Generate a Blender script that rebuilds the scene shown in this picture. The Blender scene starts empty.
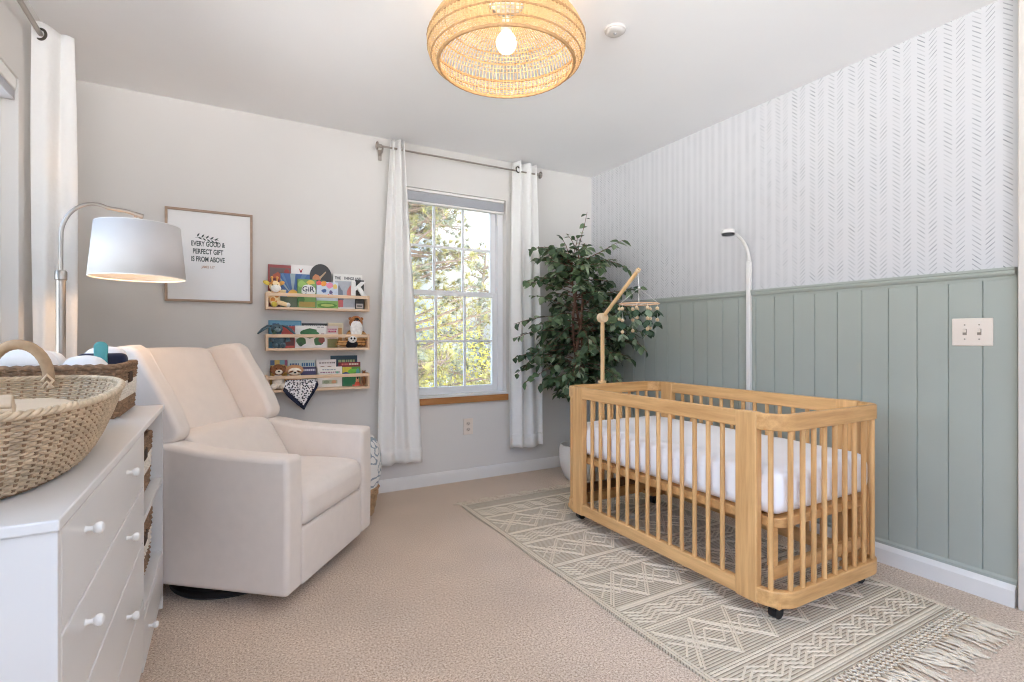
import bpy, bmesh, math, random
from mathutils import Vector, Matrix, noise as mnoise

R = random.Random(7)
PI = math.pi
SC = bpy.context.scene
COL = SC.collection

# ------------------------------------------------------------------ materials
def lin(c):
    return tuple(((v / 255) / 12.92 if v / 255 <= 0.04045 else ((v / 255 + 0.055) / 1.055) ** 2.4) for v in c)

MATS = {}

def base_mat(name):
    m = bpy.data.materials.new(name)
    m.use_nodes = True
    nt = m.node_tree
    return m, nt, nt.nodes['Principled BSDF']

def N(nt, typ, **kw):
    n = nt.nodes.new(typ)
    for k, v in kw.items():
        setattr(n, k, v)
    return n

def coords(nt, scale=(1, 1, 1), kind='Object', rot=(0, 0, 0)):
    tc = N(nt, 'ShaderNodeTexCoord')
    mp = N(nt, 'ShaderNodeMapping')
    mp.inputs['Scale'].default_value = scale
    mp.inputs['Rotation'].default_value = rot
    nt.links.new(tc.outputs[kind], mp.inputs['Vector'])
    return mp.outputs['Vector']

def noise(nt, vec, scale, detail=3, rough=.5):
    n = N(nt, 'ShaderNodeTexNoise')
    n.inputs['Scale'].default_value = scale
    n.inputs['Detail'].default_value = detail
    n.inputs['Roughness'].default_value = rough
    nt.links.new(vec, n.inputs['Vector'])
    return n.outputs['Fac']

def ramp(nt, fac, stops):
    r = N(nt, 'ShaderNodeValToRGB')
    e = r.color_ramp.elements
    while len(e) < len(stops):
        e.new(.5)
    for el, (p, c) in zip(e, stops):
        el.position = p
        el.color = (*c, 1)
    nt.links.new(fac, r.inputs['Fac'])
    return r.outputs['Color']

def bump(nt, fac, bs, strength=.3, dist=.01):
    b = N(nt, 'ShaderNodeBump')
    b.inputs['Strength'].default_value = strength
    b.inputs['Distance'].default_value = dist
    nt.links.new(fac, b.inputs['Height'])
    nt.links.new(b.outputs['Normal'], bs.inputs['Normal'])

def mat(name, rgb, rough=.6, metal=0, var=.06, vscale=8, bmp=0, bscale=120, stretch=(1, 1, 1), coat=0, sheen=0, spec=.5, trans=0):
    """a plain procedural surface: base colour with soft noise variation and fine bump"""
    if name in MATS:
        return MATS[name]
    m, nt, bs = base_mat(name)
    c = lin(rgb)
    v = coords(nt, stretch)
    f = noise(nt, v, vscale)
    a = tuple(max(0, x * (1 - var)) for x in c)
    b = tuple(min(1, x * (1 + var)) for x in c)
    nt.links.new(ramp(nt, f, [(.3, a), (.7, b)]), bs.inputs['Base Color'])
    bs.inputs['Roughness'].default_value = rough
    bs.inputs['Metallic'].default_value = metal
    bs.inputs['Specular IOR Level'].default_value = spec
    bs.inputs['Coat Weight'].default_value = coat
    bs.inputs['Coat Roughness'].default_value = .08
    bs.inputs['Sheen Weight'].default_value = sheen
    if bmp:
        bump(nt, noise(nt, v, bscale, 2), bs, bmp, .004)
    if trans:
        out = nt.nodes['Material Output']
        t = N(nt, 'ShaderNodeBsdfTranslucent')
        t.inputs['Color'].default_value = (*c, 1)
        mx = N(nt, 'ShaderNodeMixShader')
        mx.inputs['Fac'].default_value = trans
        nt.links.new(bs.outputs[0], mx.inputs[1])
        nt.links.new(t.outputs[0], mx.inputs[2])
        nt.links.new(mx.outputs[0], out.inputs['Surface'])
    MATS[name] = m
    return m

def wood(name, light, dark, axis=1, scale=9, rough=.45):
    if name in MATS:
        return MATS[name]
    m, nt, bs = base_mat(name)
    s = [scale * 3, scale * 3, scale * 3]
    s[axis] = scale * .22
    v = coords(nt, tuple(s))
    f = noise(nt, v, 1.3, 6, .62)
    nt.links.new(ramp(nt, f, [(.25, lin(dark)), (.5, tuple((a + b) / 2 for a, b in zip(lin(light), lin(dark)))), (.72, lin(light))]), bs.inputs['Base Color'])
    bs.inputs['Roughness'].default_value = rough
    bump(nt, f, bs, .08, .002)
    MATS[name] = m
    return m

def glow(name, rgb, strength):
    m, nt, bs = base_mat(name)
    bs.inputs['Base Color'].default_value = (*lin(rgb), 1)
    bs.inputs['Emission Color'].default_value = (*lin(rgb), 1)
    bs.inputs['Emission Strength'].default_value = strength
    MATS[name] = m
    return m

def math_node(nt, op, a, b=None, c=None):
    n = N(nt, 'ShaderNodeMath', operation=op)
    for i, v in enumerate((a, b, c)):
        if v is None:
            continue
        if isinstance(v, (int, float)):
            n.inputs[i].default_value = v
        else:
            nt.links.new(v, n.inputs[i])
    return n.outputs[0]

def wallpaper():
    m, nt, bs = base_mat('wallpaper')
    tc = N(nt, 'ShaderNodeTexCoord')
    sp = N(nt, 'ShaderNodeSeparateXYZ')
    nt.links.new(tc.outputs['Object'], sp.inputs[0])
    M = lambda *a: math_node(nt, *a)
    P, dz = .0985, .0205
    w = M('SUBTRACT', 10.013, sp.outputs['Y'])
    wp = M('DIVIDE', w, P)
    s = M('MULTIPLY', M('FRACT', wp), P)
    colid = M('FLOOR', wp)
    z = sp.outputs['Z']
    total = None
    for c0, sg, k in ((.024, .95, 0), (.068, -.95, 40)):
        d = M('SUBTRACT', s, c0)
        inside = M('LESS_THAN', M('ABSOLUTE', d), .0150)
        zz = M('DIVIDE', M('ADD', z, M('MULTIPLY', d, sg)), dz)
        fr = M('ABSOLUTE', M('SUBTRACT', M('FRACT', zz), .5))
        th = M('SUBTRACT', .140, M('MULTIPLY', M('ABSOLUTE', d), 2.5))
        line = M('LESS_THAN', fr, th)
        cv = N(nt, 'ShaderNodeCombineXYZ')
        nt.links.new(M('ADD', colid, k), cv.inputs[0])
        nt.links.new(M('FLOOR', zz), cv.inputs[1])
        wn = N(nt, 'ShaderNodeTexWhiteNoise', noise_dimensions='2D')
        nt.links.new(cv.outputs[0], wn.inputs[0])
        cl = N(nt, 'ShaderNodeTexNoise')
        cl.inputs['Scale'].default_value = 16
        nt.links.new(tc.outputs['Object'], cl.inputs['Vector'])
        inten = M('MULTIPLY_ADD', wn.outputs['Value'], .48, .24)
        inten = M('MULTIPLY', inten, M('MULTIPLY_ADD', cl.outputs['Fac'], 2.0, -.2))
        t = M('MULTIPLY', M('MULTIPLY', inside, line), inten)
        total = t if total is None else M('ADD', total, t)
    total = M('MINIMUM', total, 1.0)
    nt.links.new(ramp(nt, total, [(0, lin((209, 208, 210))), (1, lin((98, 105, 111)))]), bs.inputs['Base Color'])
    bs.inputs['Roughness'].default_value = .65
    return m

def carpet():
    m, nt, bs = base_mat('carpet')
    v = coords(nt)
    fine = noise(nt, v, 140, 5, .85)
    big = noise(nt, v, 3.0, 3)
    c1 = ramp(nt, fine, [(.35, lin((136, 110, 88))), (.5, lin((220, 195, 172))), (.65, lin((255, 244, 226)))])
    c2 = ramp(nt, big, [(.3, (.88, .88, .88)), (.7, (1.0, 1.0, 1.0))])
    mx = N(nt, 'ShaderNodeMix', data_type='RGBA', blend_type='MULTIPLY')
    mx.inputs['Factor'].default_value = 1
    nt.links.new(c1, mx.inputs['A'])
    nt.links.new(c2, mx.inputs['B'])
    nt.links.new(mx.outputs['Result'], bs.inputs['Base Color'])
    bs.inputs['Roughness'].default_value = 1
    bs.inputs['Specular IOR Level'].default_value = .05
    bs.inputs['Sheen Weight'].default_value = .15
    bump(nt, noise(nt, v, 240, 3, .7), bs, .6, .010)
    return m

def striped(name, a, b, period, axis=1, rough=.9, bmp=.5):
    """weave: fine ribs across one axis"""
    m, nt, bs = base_mat(name)
    v = coords(nt)
    sp = N(nt, 'ShaderNodeSeparateXYZ')
    nt.links.new(v, sp.inputs[0])
    x = math_node(nt, 'MULTIPLY', sp.outputs[axis], 2 * PI / period)
    f = math_node(nt, 'MULTIPLY_ADD', math_node(nt, 'SINE', x), .5, .5)
    f2 = math_node(nt, 'ADD', math_node(nt, 'MULTIPLY', f, .7), math_node(nt, 'MULTIPLY', noise(nt, v, 60), .4))
    nt.links.new(ramp(nt, f2, [(.22, lin(a)), (.5, lin(b))]), bs.inputs['Base Color'])
    bs.inputs['Roughness'].default_value = rough
    bs.inputs['Specular IOR Level'].default_value = .1
    bump(nt, f, bs, bmp, .004)
    MATS[name] = m
    return m

def glass_mat():
    m = bpy.data.materials.new('window_glass')
    m.use_nodes = True
    nt = m.node_tree
    out = nt.nodes['Material Output']
    nt.nodes.remove(nt.nodes['Principled BSDF'])
    t = N(nt, 'ShaderNodeBsdfTransparent')
    t.inputs['Color'].default_value = (.96, .98, .97, 1)
    g = N(nt, 'ShaderNodeBsdfGlossy')
    g.inputs['Roughness'].default_value = .02
    fr = N(nt, 'ShaderNodeFresnel')
    fr.inputs['IOR'].default_value = 1.45
    mx = N(nt, 'ShaderNodeMixShader')
    nt.links.new(fr.outputs[0], mx.inputs[0])
    nt.links.new(t.outputs[0], mx.inputs[1])
    nt.links.new(g.outputs[0], mx.inputs[2])
    nt.links.new(mx.outputs[0], out.inputs['Surface'])
    return m

def curtain_mat():
    m, nt, bs = base_mat('curtain_cloth')
    v = coords(nt, (1, 1, 1))
    vo = N(nt, 'ShaderNodeTexVoronoi')
    vo.inputs['Scale'].default_value = 62
    nt.links.new(v, vo.inputs['Vector'])
    c = lin((248, 247, 245))
    bs.inputs['Base Color'].default_value = (*c, 1)
    bs.inputs['Roughness'].default_value = .9
    bump(nt, vo.outputs['Distance'], bs, .35, .004)
    out = nt.nodes['Material Output']
    t = N(nt, 'ShaderNodeBsdfTranslucent')
    t.inputs['Color'].default_value = (*c, 1)
    mx = N(nt, 'ShaderNodeMixShader')
    mx.inputs[0].default_value = .2
    nt.links.new(bs.outputs[0], mx.inputs[1])
    nt.links.new(t.outputs[0], mx.inputs[2])
    nt.links.new(mx.outputs[0], out.inputs['Surface'])
    return m

def shade_mat():
    m, nt, bs = base_mat('lamp_shade_linen')
    c = lin((202, 200, 200))
    v = coords(nt, (60, 60, 260))
    bs.inputs['Base Color'].default_value = (*c, 1)
    bs.inputs['Roughness'].default_value = .9
    bump(nt, noise(nt, v, 3), bs, .12, .002)
    out = nt.nodes['Material Output']
    t = N(nt, 'ShaderNodeBsdfTranslucent')
    t.inputs['Color'].default_value = (*lin((250, 235, 220)), 1)
    mx = N(nt, 'ShaderNodeMixShader')
    mx.inputs[0].default_value = .06
    nt.links.new(bs.outputs[0], mx.inputs[1])
    nt.links.new(t.outputs[0], mx.inputs[2])
    nt.links.new(mx.outputs[0], out.inputs['Surface'])
    return m

def leafprint_mat(name, ground, ink, scale):
    m, nt, bs = base_mat(name)
    v = coords(nt)
    vo = N(nt, 'ShaderNodeTexVoronoi', feature='SMOOTH_F1')
    vo.inputs['Scale'].default_value = scale
    nt.links.new(v, vo.inputs['Vector'])
    nz = noise(nt, v, scale * 2)
    f = math_node(nt, 'ADD', vo.outputs['Distance'], math_node(nt, 'MULTIPLY', nz, .35))
    nt.links.new(ramp(nt, f, [(.50, lin(ground)), (.54, lin(ink)), (.62, lin(ink)), (.66, lin(ground))]), bs.inputs['Base Color'])
    bs.inputs['Roughness'].default_value = .9
    MATS[name] = m
    return m

# ------------------------------------------------------------------ mesh helper
class MB:
    def __init__(s):
        s.bm = bmesh.new()
    def face(s, vs, m=0):
        try:
            f = s.bm.faces.new(vs)
            f.material_index = m
            return f
        except ValueError:
            return None
    def box(s, lo, hi, m=0, mtx=None):
        P = [(x, y, z) for z in (lo[2], hi[2]) for y in (lo[1], hi[1]) for x in (lo[0], hi[0])]
        v = [s.bm.verts.new(mtx @ Vector(p) if mtx else p) for p in P]
        for q in ((0, 2, 3, 1), (4, 5, 7, 6), (0, 1, 5, 4), (2, 6, 7, 3), (0, 4, 6, 2), (1, 3, 7, 5)):
            s.face([v[i] for i in q], m)
        return s
    def rings(s, rings, m=0, closed=False, cap=True):
        """skin a list of vertex rings"""
        vr = [[s.bm.verts.new(p) for p in r] for r in rings]
        n = len(vr)
        for i in range(n if closed else n - 1):
            a, b = vr[i], vr[(i + 1) % n]
            k = len(a)
            for j in range(k):
                s.face((a[j], a[(j + 1) % k], b[(j + 1) % k], b[j]), m)
        if cap and not closed:
            s.face(list(reversed(vr[0])), m)
            s.face(vr[-1], m)
        return s
    def tube(s, pts, r, seg=8, m=0, closed=False, flat=1.0):
        pts = [Vector(p) for p in pts]
        n = len(pts)
        rr = r if isinstance(r, (list, tuple)) else [r] * n
        out = []
        u = None
        for i in range(n):
            if closed:
                t = pts[(i + 1) % n] - pts[i - 1]
            else:
                t = pts[min(i + 1, n - 1)] - pts[max(i - 1, 0)]
            if t.length < 1e-9:
                t = Vector((0, 0, 1))
            t.normalize()
            if u is None:
                ref = Vector((0, 0, 1)) if abs(t.z) < .9 else Vector((1, 0, 0))
                u = t.cross(ref).normalized()
            else:
                u = (u - t * u.dot(t))
                u = u.normalized() if u.length > 1e-6 else t.orthogonal().normalized()
            w = t.cross(u)
            out.append([pts[i] + (u * math.cos(2 * PI * k / seg) + w * (math.sin(2 * PI * k / seg) * flat)) * rr[i] for k in range(seg)])
        return s.rings(out, m, closed)
    def lathe(s, prof, seg=24, m=0, c=(0, 0, 0), mtx=None, cap=True):
        out = []
        for r, z in prof:
            ring = [Vector((c[0] + r * math.cos(2 * PI * k / seg), c[1] + r * math.sin(2 * PI * k / seg), c[2] + z)) for k in range(seg)]
            out.append([mtx @ p for p in ring] if mtx else ring)
        return s.rings(out, m, False, cap)
    def ball(s, c, r, m=0, seg=14, sc=(1, 1, 1), rot=None):
        c = Vector(c)
        out = []
        nr = max(6, seg // 2 + 1)
        for i in range(nr + 1):
            a = -PI / 2 + PI * i / nr
            rad = max(math.cos(a), .02)
            ring = []
            for k in range(seg):
                p = Vector((rad * math.cos(2 * PI * k / seg) * sc[0], rad * math.sin(2 * PI * k / seg) * sc[1], math.sin(a) * sc[2])) * r
                if rot:
                    p = rot @ p
                ring.append(c + p)
            out.append(ring)
        return s.rings(out, m)
    def prism(s, poly, d0, d1, m=0, plane='xz', mtx=None):
        """extrude a 2D polygon; plane says which axes poly uses, d0..d1 run on the third"""
        def P(a, b, d):
            p = {'xz': (a, d, b), 'yz': (d, a, b), 'xy': (a, b, d)}[plane]
            return mtx @ Vector(p) if mtx else p
        r0 = [P(a, b, d0) for a, b in poly]
        r1 = [P(a, b, d1) for a, b in poly]
        return s.rings([r0, r1], m)
    def softbox(s, c, size, r=.03, crown=(0, 0, 0), n=8, m=0, fn=None):
        """box with round edges and puffed faces; fn bends each point"""
        h = [v / 2 for v in size]
        r = min(r, min(h) * .98)
        def pt(p):
            q = []
            inner = [max(hh - r, 1e-4) for hh in h]
            v = [p[i] * h[i] for i in range(3)]
            cl = [max(-inner[i], min(inner[i], v[i])) for i in range(3)]
            d = Vector([v[i] - cl[i] for i in range(3)])
            if d.length > 1e-9:
                d = d.normalized() * r
            o = Vector(cl) + d
            for i in range(3):
                j, k = (i + 1) % 3, (i + 2) % 3
                o[i] += crown[i] * p[i] * (1 - p[j] ** 2) * (1 - p[k] ** 2)
            o = Vector(c) + o
            return fn(o) if fn else o
        # parameter samples are denser in the edge radius
        def samples(i):
            e = r / h[i]
            k = 3
            a = [-1 + e * (1 - math.cos(PI / 2 * t / k)) for t in range(k)]
            mid = [-1 + e + (2 - 2 * e) * t / n for t in range(n + 1)]
            return a + mid + [-x for x in reversed(a)]
        S = [samples(i) for i in range(3)]
        cache = {}
        def vert(p):
            key = tuple(round(x, 5) for x in p)
            if key not in cache:
                cache[key] = s.bm.verts.new(pt(p))
            return cache[key]
        for ax in range(3):
            j, k = (ax + 1) % 3, (ax + 2) % 3
            for sg in (-1, 1):
                for a in range(len(S[j]) - 1):
                    for b in range(len(S[k]) - 1):
                        q = []
                        for (aa, bb) in ((a, b), (a + 1, b), (a + 1, b + 1), (a, b + 1)):
                            p = [0, 0, 0]
                            p[ax] = sg
                            p[j] = S[j][aa]
                            p[k] = S[k][bb]
                            q.append(vert(p))
                        if sg < 0:
                            q.reverse()
                        s.face(q, m)
        return s
    def grid(s, fn, nu, nv, m=0):
        v = [[s.bm.verts.new(fn(i / nu, j / nv)) for j in range(nv + 1)] for i in range(nu + 1)]
        for i in range(nu):
            for j in range(nv):
                s.face((v[i][j], v[i + 1][j], v[i + 1][j + 1], v[i][j + 1]), m)
        return s
    def add_mesh(s, me, mtx, m=0):
        k = len(s.bm.faces)
        nv = len(s.bm.verts)
        s.bm.from_mesh(me)
        s.bm.verts.ensure_lookup_table()
        s.bm.faces.ensure_lookup_table()
        for v in s.bm.verts[nv:]:
            v.co = mtx @ v.co
        for f in s.bm.faces[k:]:
            f.material_index = m
        return s
    def build(s, name, mats, parent=None, smooth=True, bevel=0, seg=2, angle=35, solid=0, sub=0, recalc=True, loc=None):
        if recalc:
            bmesh.ops.recalc_face_normals(s.bm, faces=s.bm.faces[:])
        me = bpy.data.meshes.new(name)
        s.bm.to_mesh(me)
        s.bm.free()
        for q in (mats if isinstance(mats, (list, tuple)) else [mats]):
            me.materials.append(q)
        if smooth:
            me.polygons.foreach_set('use_smooth', [True] * len(me.polygons))
            try:
                me.set_sharp_from_angle(angle=math.radians(angle))
            except Exception:
                pass
        o = bpy.data.objects.new(name, me)
        COL.objects.link(o)
        if parent:
            o.parent = parent
        if loc:
            o.location = loc
        if solid:
            md = o.modifiers.new('thickness', 'SOLIDIFY')
            md.thickness = solid
            md.offset = 0
        if bevel:
            md = o.modifiers.new('bevel', 'BEVEL')
            md.width = bevel
            md.segments = seg
            md.limit_method = 'ANGLE'
            md.angle_limit = math.radians(40)
            md.harden_normals = False
        if sub:
            md = o.modifiers.new('sub', 'SUBSURF')
            md.levels = sub
            md.render_levels = sub
        return o

def thing(name, label, cat, loc=(0, 0, 0), rz=0, group=None):
    o = bpy.data.objects.new(name, None)
    o.empty_display_size = .05
    COL.objects.link(o)
    o.location = loc
    o.rotation_euler = (0, 0, rz)
    tag(o, label, cat, group)
    return o

def tag(o, label=None, cat=None, group=None, kind=None):
    if label: o['label'] = label
    if cat: o['category'] = cat
    if group: o['group'] = group
    if kind: o['kind'] = kind
    return o

def struct(o, label=None):
    o['kind'] = 'structure'
    if label: o['label'] = label
    return o

def dup(root, loc, label=None, rz=None):
    r = root.copy()
    COL.objects.link(r)
    r.location = loc
    if rz is not None: r.rotation_euler = (0, 0, rz)
    if label: r['label'] = label
    for ch in list(root.children):
        c = ch.copy()
        COL.objects.link(c)
        c.parent = r
        for g in ch.children:
            d = g.copy()
            COL.objects.link(d)
            d.parent = c
    return r

def text_mesh(body, size, sx=1.0, bold=0.0, align='CENTER'):
    cu = bpy.data.curves.new('lettering', 'FONT')
    cu.body = body
    cu.size = size
    cu.align_x = align
    cu.offset = bold
    cu.extrude = .0004
    ob = bpy.data.objects.new('lettering', cu)
    COL.objects.link(ob)
    dg = bpy.context.evaluated_depsgraph_get()
    me = bpy.data.meshes.new_from_object(ob.evaluated_get(dg))
    bpy.data.objects.remove(ob)
    bpy.data.curves.remove(cu)
    for v in me.vertices:
        v.co.x *= sx
    return me

WALLTXT = Matrix.Rotation(PI / 2, 4, 'X')          # letters stand upright and face -y

# ------------------------------------------------------------------ shared materials
M_wall = mat('wall_paint', (218, 215, 211), .75, var=.015, vscale=2, bmp=.05, bscale=200)
M_ceil = mat('ceiling_paint', (240, 240, 241), .85, var=.01, vscale=2, bmp=.05, bscale=150)
M_trim = mat('white_trim', (226, 224, 221), .4, var=.015)
M_vinyl = mat('window_vinyl', (232, 232, 234), .35, var=.01)
M_green = mat('sage_paint', (166, 172, 164), .5, var=.02, vscale=3)
M_paper = wallpaper()
M_carpet = carpet()
M_glass = glass_mat()
M_curtain = curtain_mat()
M_chrome = mat('brushed_nickel', (178, 170, 162), .38, 1, var=.03)
M_dkmetal = mat('dark_nickel', (96, 92, 86), .35, 1, var=.03)
M_oak = wood('oak_sill', (196, 140, 84), (150, 98, 52), 0, 8)
M_pine = wood('crib_wood', (230, 184, 126), (188, 138, 84), 1, 9)
M_pinez = wood('crib_wood_upright', (230, 184, 126), (188, 138, 84), 2, 9)
M_pinex = wood('crib_wood_cross', (228, 180, 120), (182, 132, 78), 0, 9)
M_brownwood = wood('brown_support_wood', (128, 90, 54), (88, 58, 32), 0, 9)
M_shelf = wood('pale_shelf_wood', (236, 208, 178), (212, 178, 144), 0, 9)
M_furn = mat('white_furniture', (222, 220, 218), .32, var=.01)
M_white = mat('white_plastic', (232, 230, 226), .4, var=.01)
M_black = mat('black_plastic', (26, 26, 28), .4, var=.1)
M_cloth = mat('chair_fabric', (224, 214, 205), .92, var=.02, vscale=20, bmp=.12, bscale=380, sheen=.25, spec=.2)
M_sheet = mat('white_sheet', (240, 239, 242), .9, var=.01, bmp=.25, bscale=9, spec=.2)
M_plate = mat('almond_plate', (230, 218, 206), .4, var=.01)

XR, XL, YB, ZC = 2.75, -.70, 3.52, 2.44
YR = -1.3     # wall behind the camera

# ================================================================== ROOM SHELL
struct(MB().box((XL - .15, YR, -.12), (XR + .15, YB + .15, 0)).build('floor', M_carpet, smooth=False), 'beige cut pile carpet over the whole floor')
struct(MB().box((XL - .15, YR - .15, ZC), (XR + .15, YB + .15, ZC + .2)).build('ceiling', M_ceil, smooth=False), 'flat white painted ceiling')
WX0, WX1, WZ0, WZ1 = 1.045, 1.915, .645, 2.135        # window opening in the back wall
w = MB()
w.box((XL - .15, YB, 0), (WX0, YB + .15, ZC)).box((WX1, YB, 0), (XR + .15, YB + .15, ZC))
w.box((WX0, YB, 0), (WX1, YB + .15, WZ0 - .02)).box((WX0, YB, WZ1), (WX1, YB + .15, ZC))
struct(w.build('wall_back', M_wall, smooth=False), 'warm white wall around the double hung window')
LY0, LY1, LZ0, LZ1 = -.35, 2.67, .83, 2.07            # window opening in the left wall
w = MB()
w.box((XL - .15, YR, 0), (XL, LY0, ZC)).box((XL - .15, LY1, 0), (XL, YB, ZC))
w.box((XL - .15, LY0, 0), (XL, LY1, LZ0)).box((XL - .15, LY0, LZ1), (XL, LY1, ZC))
struct(w.build('wall_left', M_wall, smooth=False), 'warm white wall behind the dresser')
struct(MB().box((XR, .70, 0), (XR + .15, YB, ZC), 0).box((XR, YR, 0), (XR + .15, .70, ZC), 1).build('wall_right', [M_paper, M_wall], smooth=False), 'wall with grey brushstroke chevron wallpaper above sage panelling')

OX0, OX1, OS, OZ = -.66, 1.5, .95, 2.4          # opening added behind the viewer to let fill light in
struct(MB().box((XL - .15, YR - .15, 0), (OX0, YR, ZC)).box((OX1, YR - .15, 0), (XR + .15, YR, ZC)).box((OX0, YR - .15, OZ), (OX1, YR, ZC)).box((OX0, YR - .15, 0), (OX1, YR, OS)).build('wall_front', M_wall, smooth=False), 'warm white wall with an opening added for fill light behind the viewer')

# wainscot of vertical boards with V grooves
PY0, PZ1 = .795, 1.315
ys = [.903 + .1155 * k for k in range(-1, 24)]
ys = [PY0] + [y for y in ys if PY0 + .02 < y < YB] + [YB]
w = MB()
g = .0026
prof = []
for a, b in zip(ys[:-1], ys[1:]):
    prof += [(XR - .008, a), (XR - .014, a + g), (XR - .014, b - g), (XR - .008, b)]
poly = [(XR, YB), (XR, PY0)] + prof
w.prism(poly, .04, PZ1, 0, 'xy')
struct(w.build('trim_1', M_green, smooth=False), 'sage green vertical board wainscot')
w = MB()
cr = [(XR, 1.300), (XR - .016, 1.300), (XR - .018, 1.312), (XR - .026, 1.318), (XR - .030, 1.326), (XR - .030, 1.334), (XR - .034, 1.337), (XR - .034, 1.347), (XR, 1.347)]
w.rings([[(x, y, z) for x, z in cr] for y in (PY0 + .004, YB)])
struct(w.build('trim_2', M_green, angle=25), 'sage green moulded chair rail')
w = MB()
w.rings([[(x, y, z) for x, z in [(XR - .014, .07), (XR - .022, .07), (XR - .022, .098), (XR - .014, .108)]] for y in (PY0, YB)])
struct(w.build('trim_3', M_green, smooth=False), 'sage green bead above the baseboard')
def baseboard(name, a, b, side):
    bb = [(0, 0), (.016, 0), (.016, .066), (.012, .078), (.006, .086), (0, .086)]
    w = MB()
    if side == 'back':
        w.rings([[(x, YB - d, z) for d, z in bb] for x in (a, b)])
    elif side == 'right':
        w.rings([[(XR - .014 - d * 1.6, y, z) for d, z in bb] for y in (a, b)])
    else:
        w.rings([[(XL + d, y, z) for d, z in bb] for y in (a, b)])
    struct(w.build(name, M_trim, angle=25), 'white painted baseboard')
baseboard('baseboard_back', XL, XR - .014, 'back')
baseboard('baseboard_right', PY0 + .002, YB, 'right')
baseboard('baseboard_left', YR, YB, 'left')
# door casing at the right edge of the view
w = MB().box((XR - .045, .58, 0), (XR, .788, ZC))
struct(w.build('trim_4', mat('casing_paint', (214, 207, 200), .45, var=.015), bevel=.006), 'full height painted return at the end of the panelling')

# ------------------------------------------------------------------ windows
def sash(x0, x1, z0, z1, y, stile, rail_b, rail_t, parent, name, cols, rows, bar=.016):
    w = MB()
    w.box((x0, y - .018, z0), (x0 + stile, y + .018, z1)).box((x1 - stile, y - .018, z0), (x1, y + .018, z1))
    w.box((x0 + stile, y - .018, z0), (x1 - stile, y + .018, z0 + rail_b)).box((x0 + stile, y - .018, z1 - rail_t), (x1 - stile, y + .018, z1))
    f = w.build(name, M_vinyl, parent, smooth=False, bevel=.003)
    gx0, gx1, gz0, gz1 = x0 + stile, x1 - stile, z0 + rail_b, z1 - rail_t
    w = MB()
    for c in range(1, cols):
        xx = gx0 + (gx1 - gx0) * c / cols
        w.box((xx - bar / 2, y - .009, gz0), (xx + bar / 2, y + .009, gz1))
    for r in range(1, rows):
        zz = gz0 + (gz1 - gz0) * r / rows
        w.box((gx0, y - .010, zz - bar / 2), (gx1, y + .010, zz + bar / 2))
    w.build('window_grille', M_vinyl, f, smooth=False)
    MB().box((gx0 - .004, y - .002, gz0 - .004), (gx1 + .004, y + .002, gz1 + .004)).build('window_pane', M_glass, f, smooth=False)
    return f

win = thing('window_1', 'white double hung window with grilles and oak sill', 'window', (0, 0, 0))
win['kind'] = 'structure'
fr = MB()
J = .045
fr.box((WX0, YB + .055, WZ0), (WX0 + J, YB + .15, WZ1)).box((WX1 - J, YB + .055, WZ0), (WX1, YB + .15, WZ1))
fr.box((WX0 + J, YB + .055, WZ1 - .03), (WX1 - J, YB + .15, WZ1)).box((WX0 + J, YB + .055, WZ0), (WX1 - J, YB + .15, WZ0 + .014))
fr.build('window_frame', M_vinyl, win, smooth=False, bevel=.004)
sash(WX0 + J, WX1 - J, 1.385, WZ1 - .03, YB + .118, .04, .035, .03, win, 'window_sash', 3, 2)
sash(WX0 + J, WX1 - J, WZ0 + .014, 1.415, YB + .08, .042, .040, .035, win, 'window_sash', 3, 2)
MB().box((WX0 - .03, YB - .03, WZ0 - .062), (WX1 + .005, YB - .0005, WZ0 - .012)).build('window_sill_apron', M_oak, win, smooth=False, bevel=.003)
MB().box((WX0 - .03, YB - .036, WZ0 - .014), (WX1 + .005, YB + .055, WZ0)).build('window_sill', M_trim, win, smooth=False, bevel=.003)
MB().box((1.49, YB + .058, 1.413), (1.53, YB + .075, 1.425)).build('sash_lock', M_white, win, smooth=False, bevel=.003)
# blind rolled up in the head of the opening
bl = thing('window_blind', 'raised white blind stacked in the head of the grille window', 'blind', (0, 0, WZ1))
w = MB()
w.box((WX0 + .012, YB + .004, -.022), (WX1 - .012, YB + .05, -.002))
w.build('blind_headrail', M_white, bl, smooth=False, bevel=.004)
w = MB()
for k in range(14):
    z = -.026 - k * .0045
    w.box((WX0 + .018, YB + .008, z - .0032), (WX1 - .018, YB + .046, z))
w.build('blind_slat_stack', mat('blind_grey', (190, 192, 198), .5, var=.02), bl, smooth=False)
MB().box((WX0 + .016, YB + .006, -.106), (WX1 - .016, YB + .048, -.091)).build('blind_bottom_rail', M_white, bl, smooth=False, bevel=.003)
MB().tube([(WX1 - .07, YB + .012, -.1), (WX1 - .07, YB + .012, -.20)], .004, 8).build('blind_wand', M_white, bl)

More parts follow.
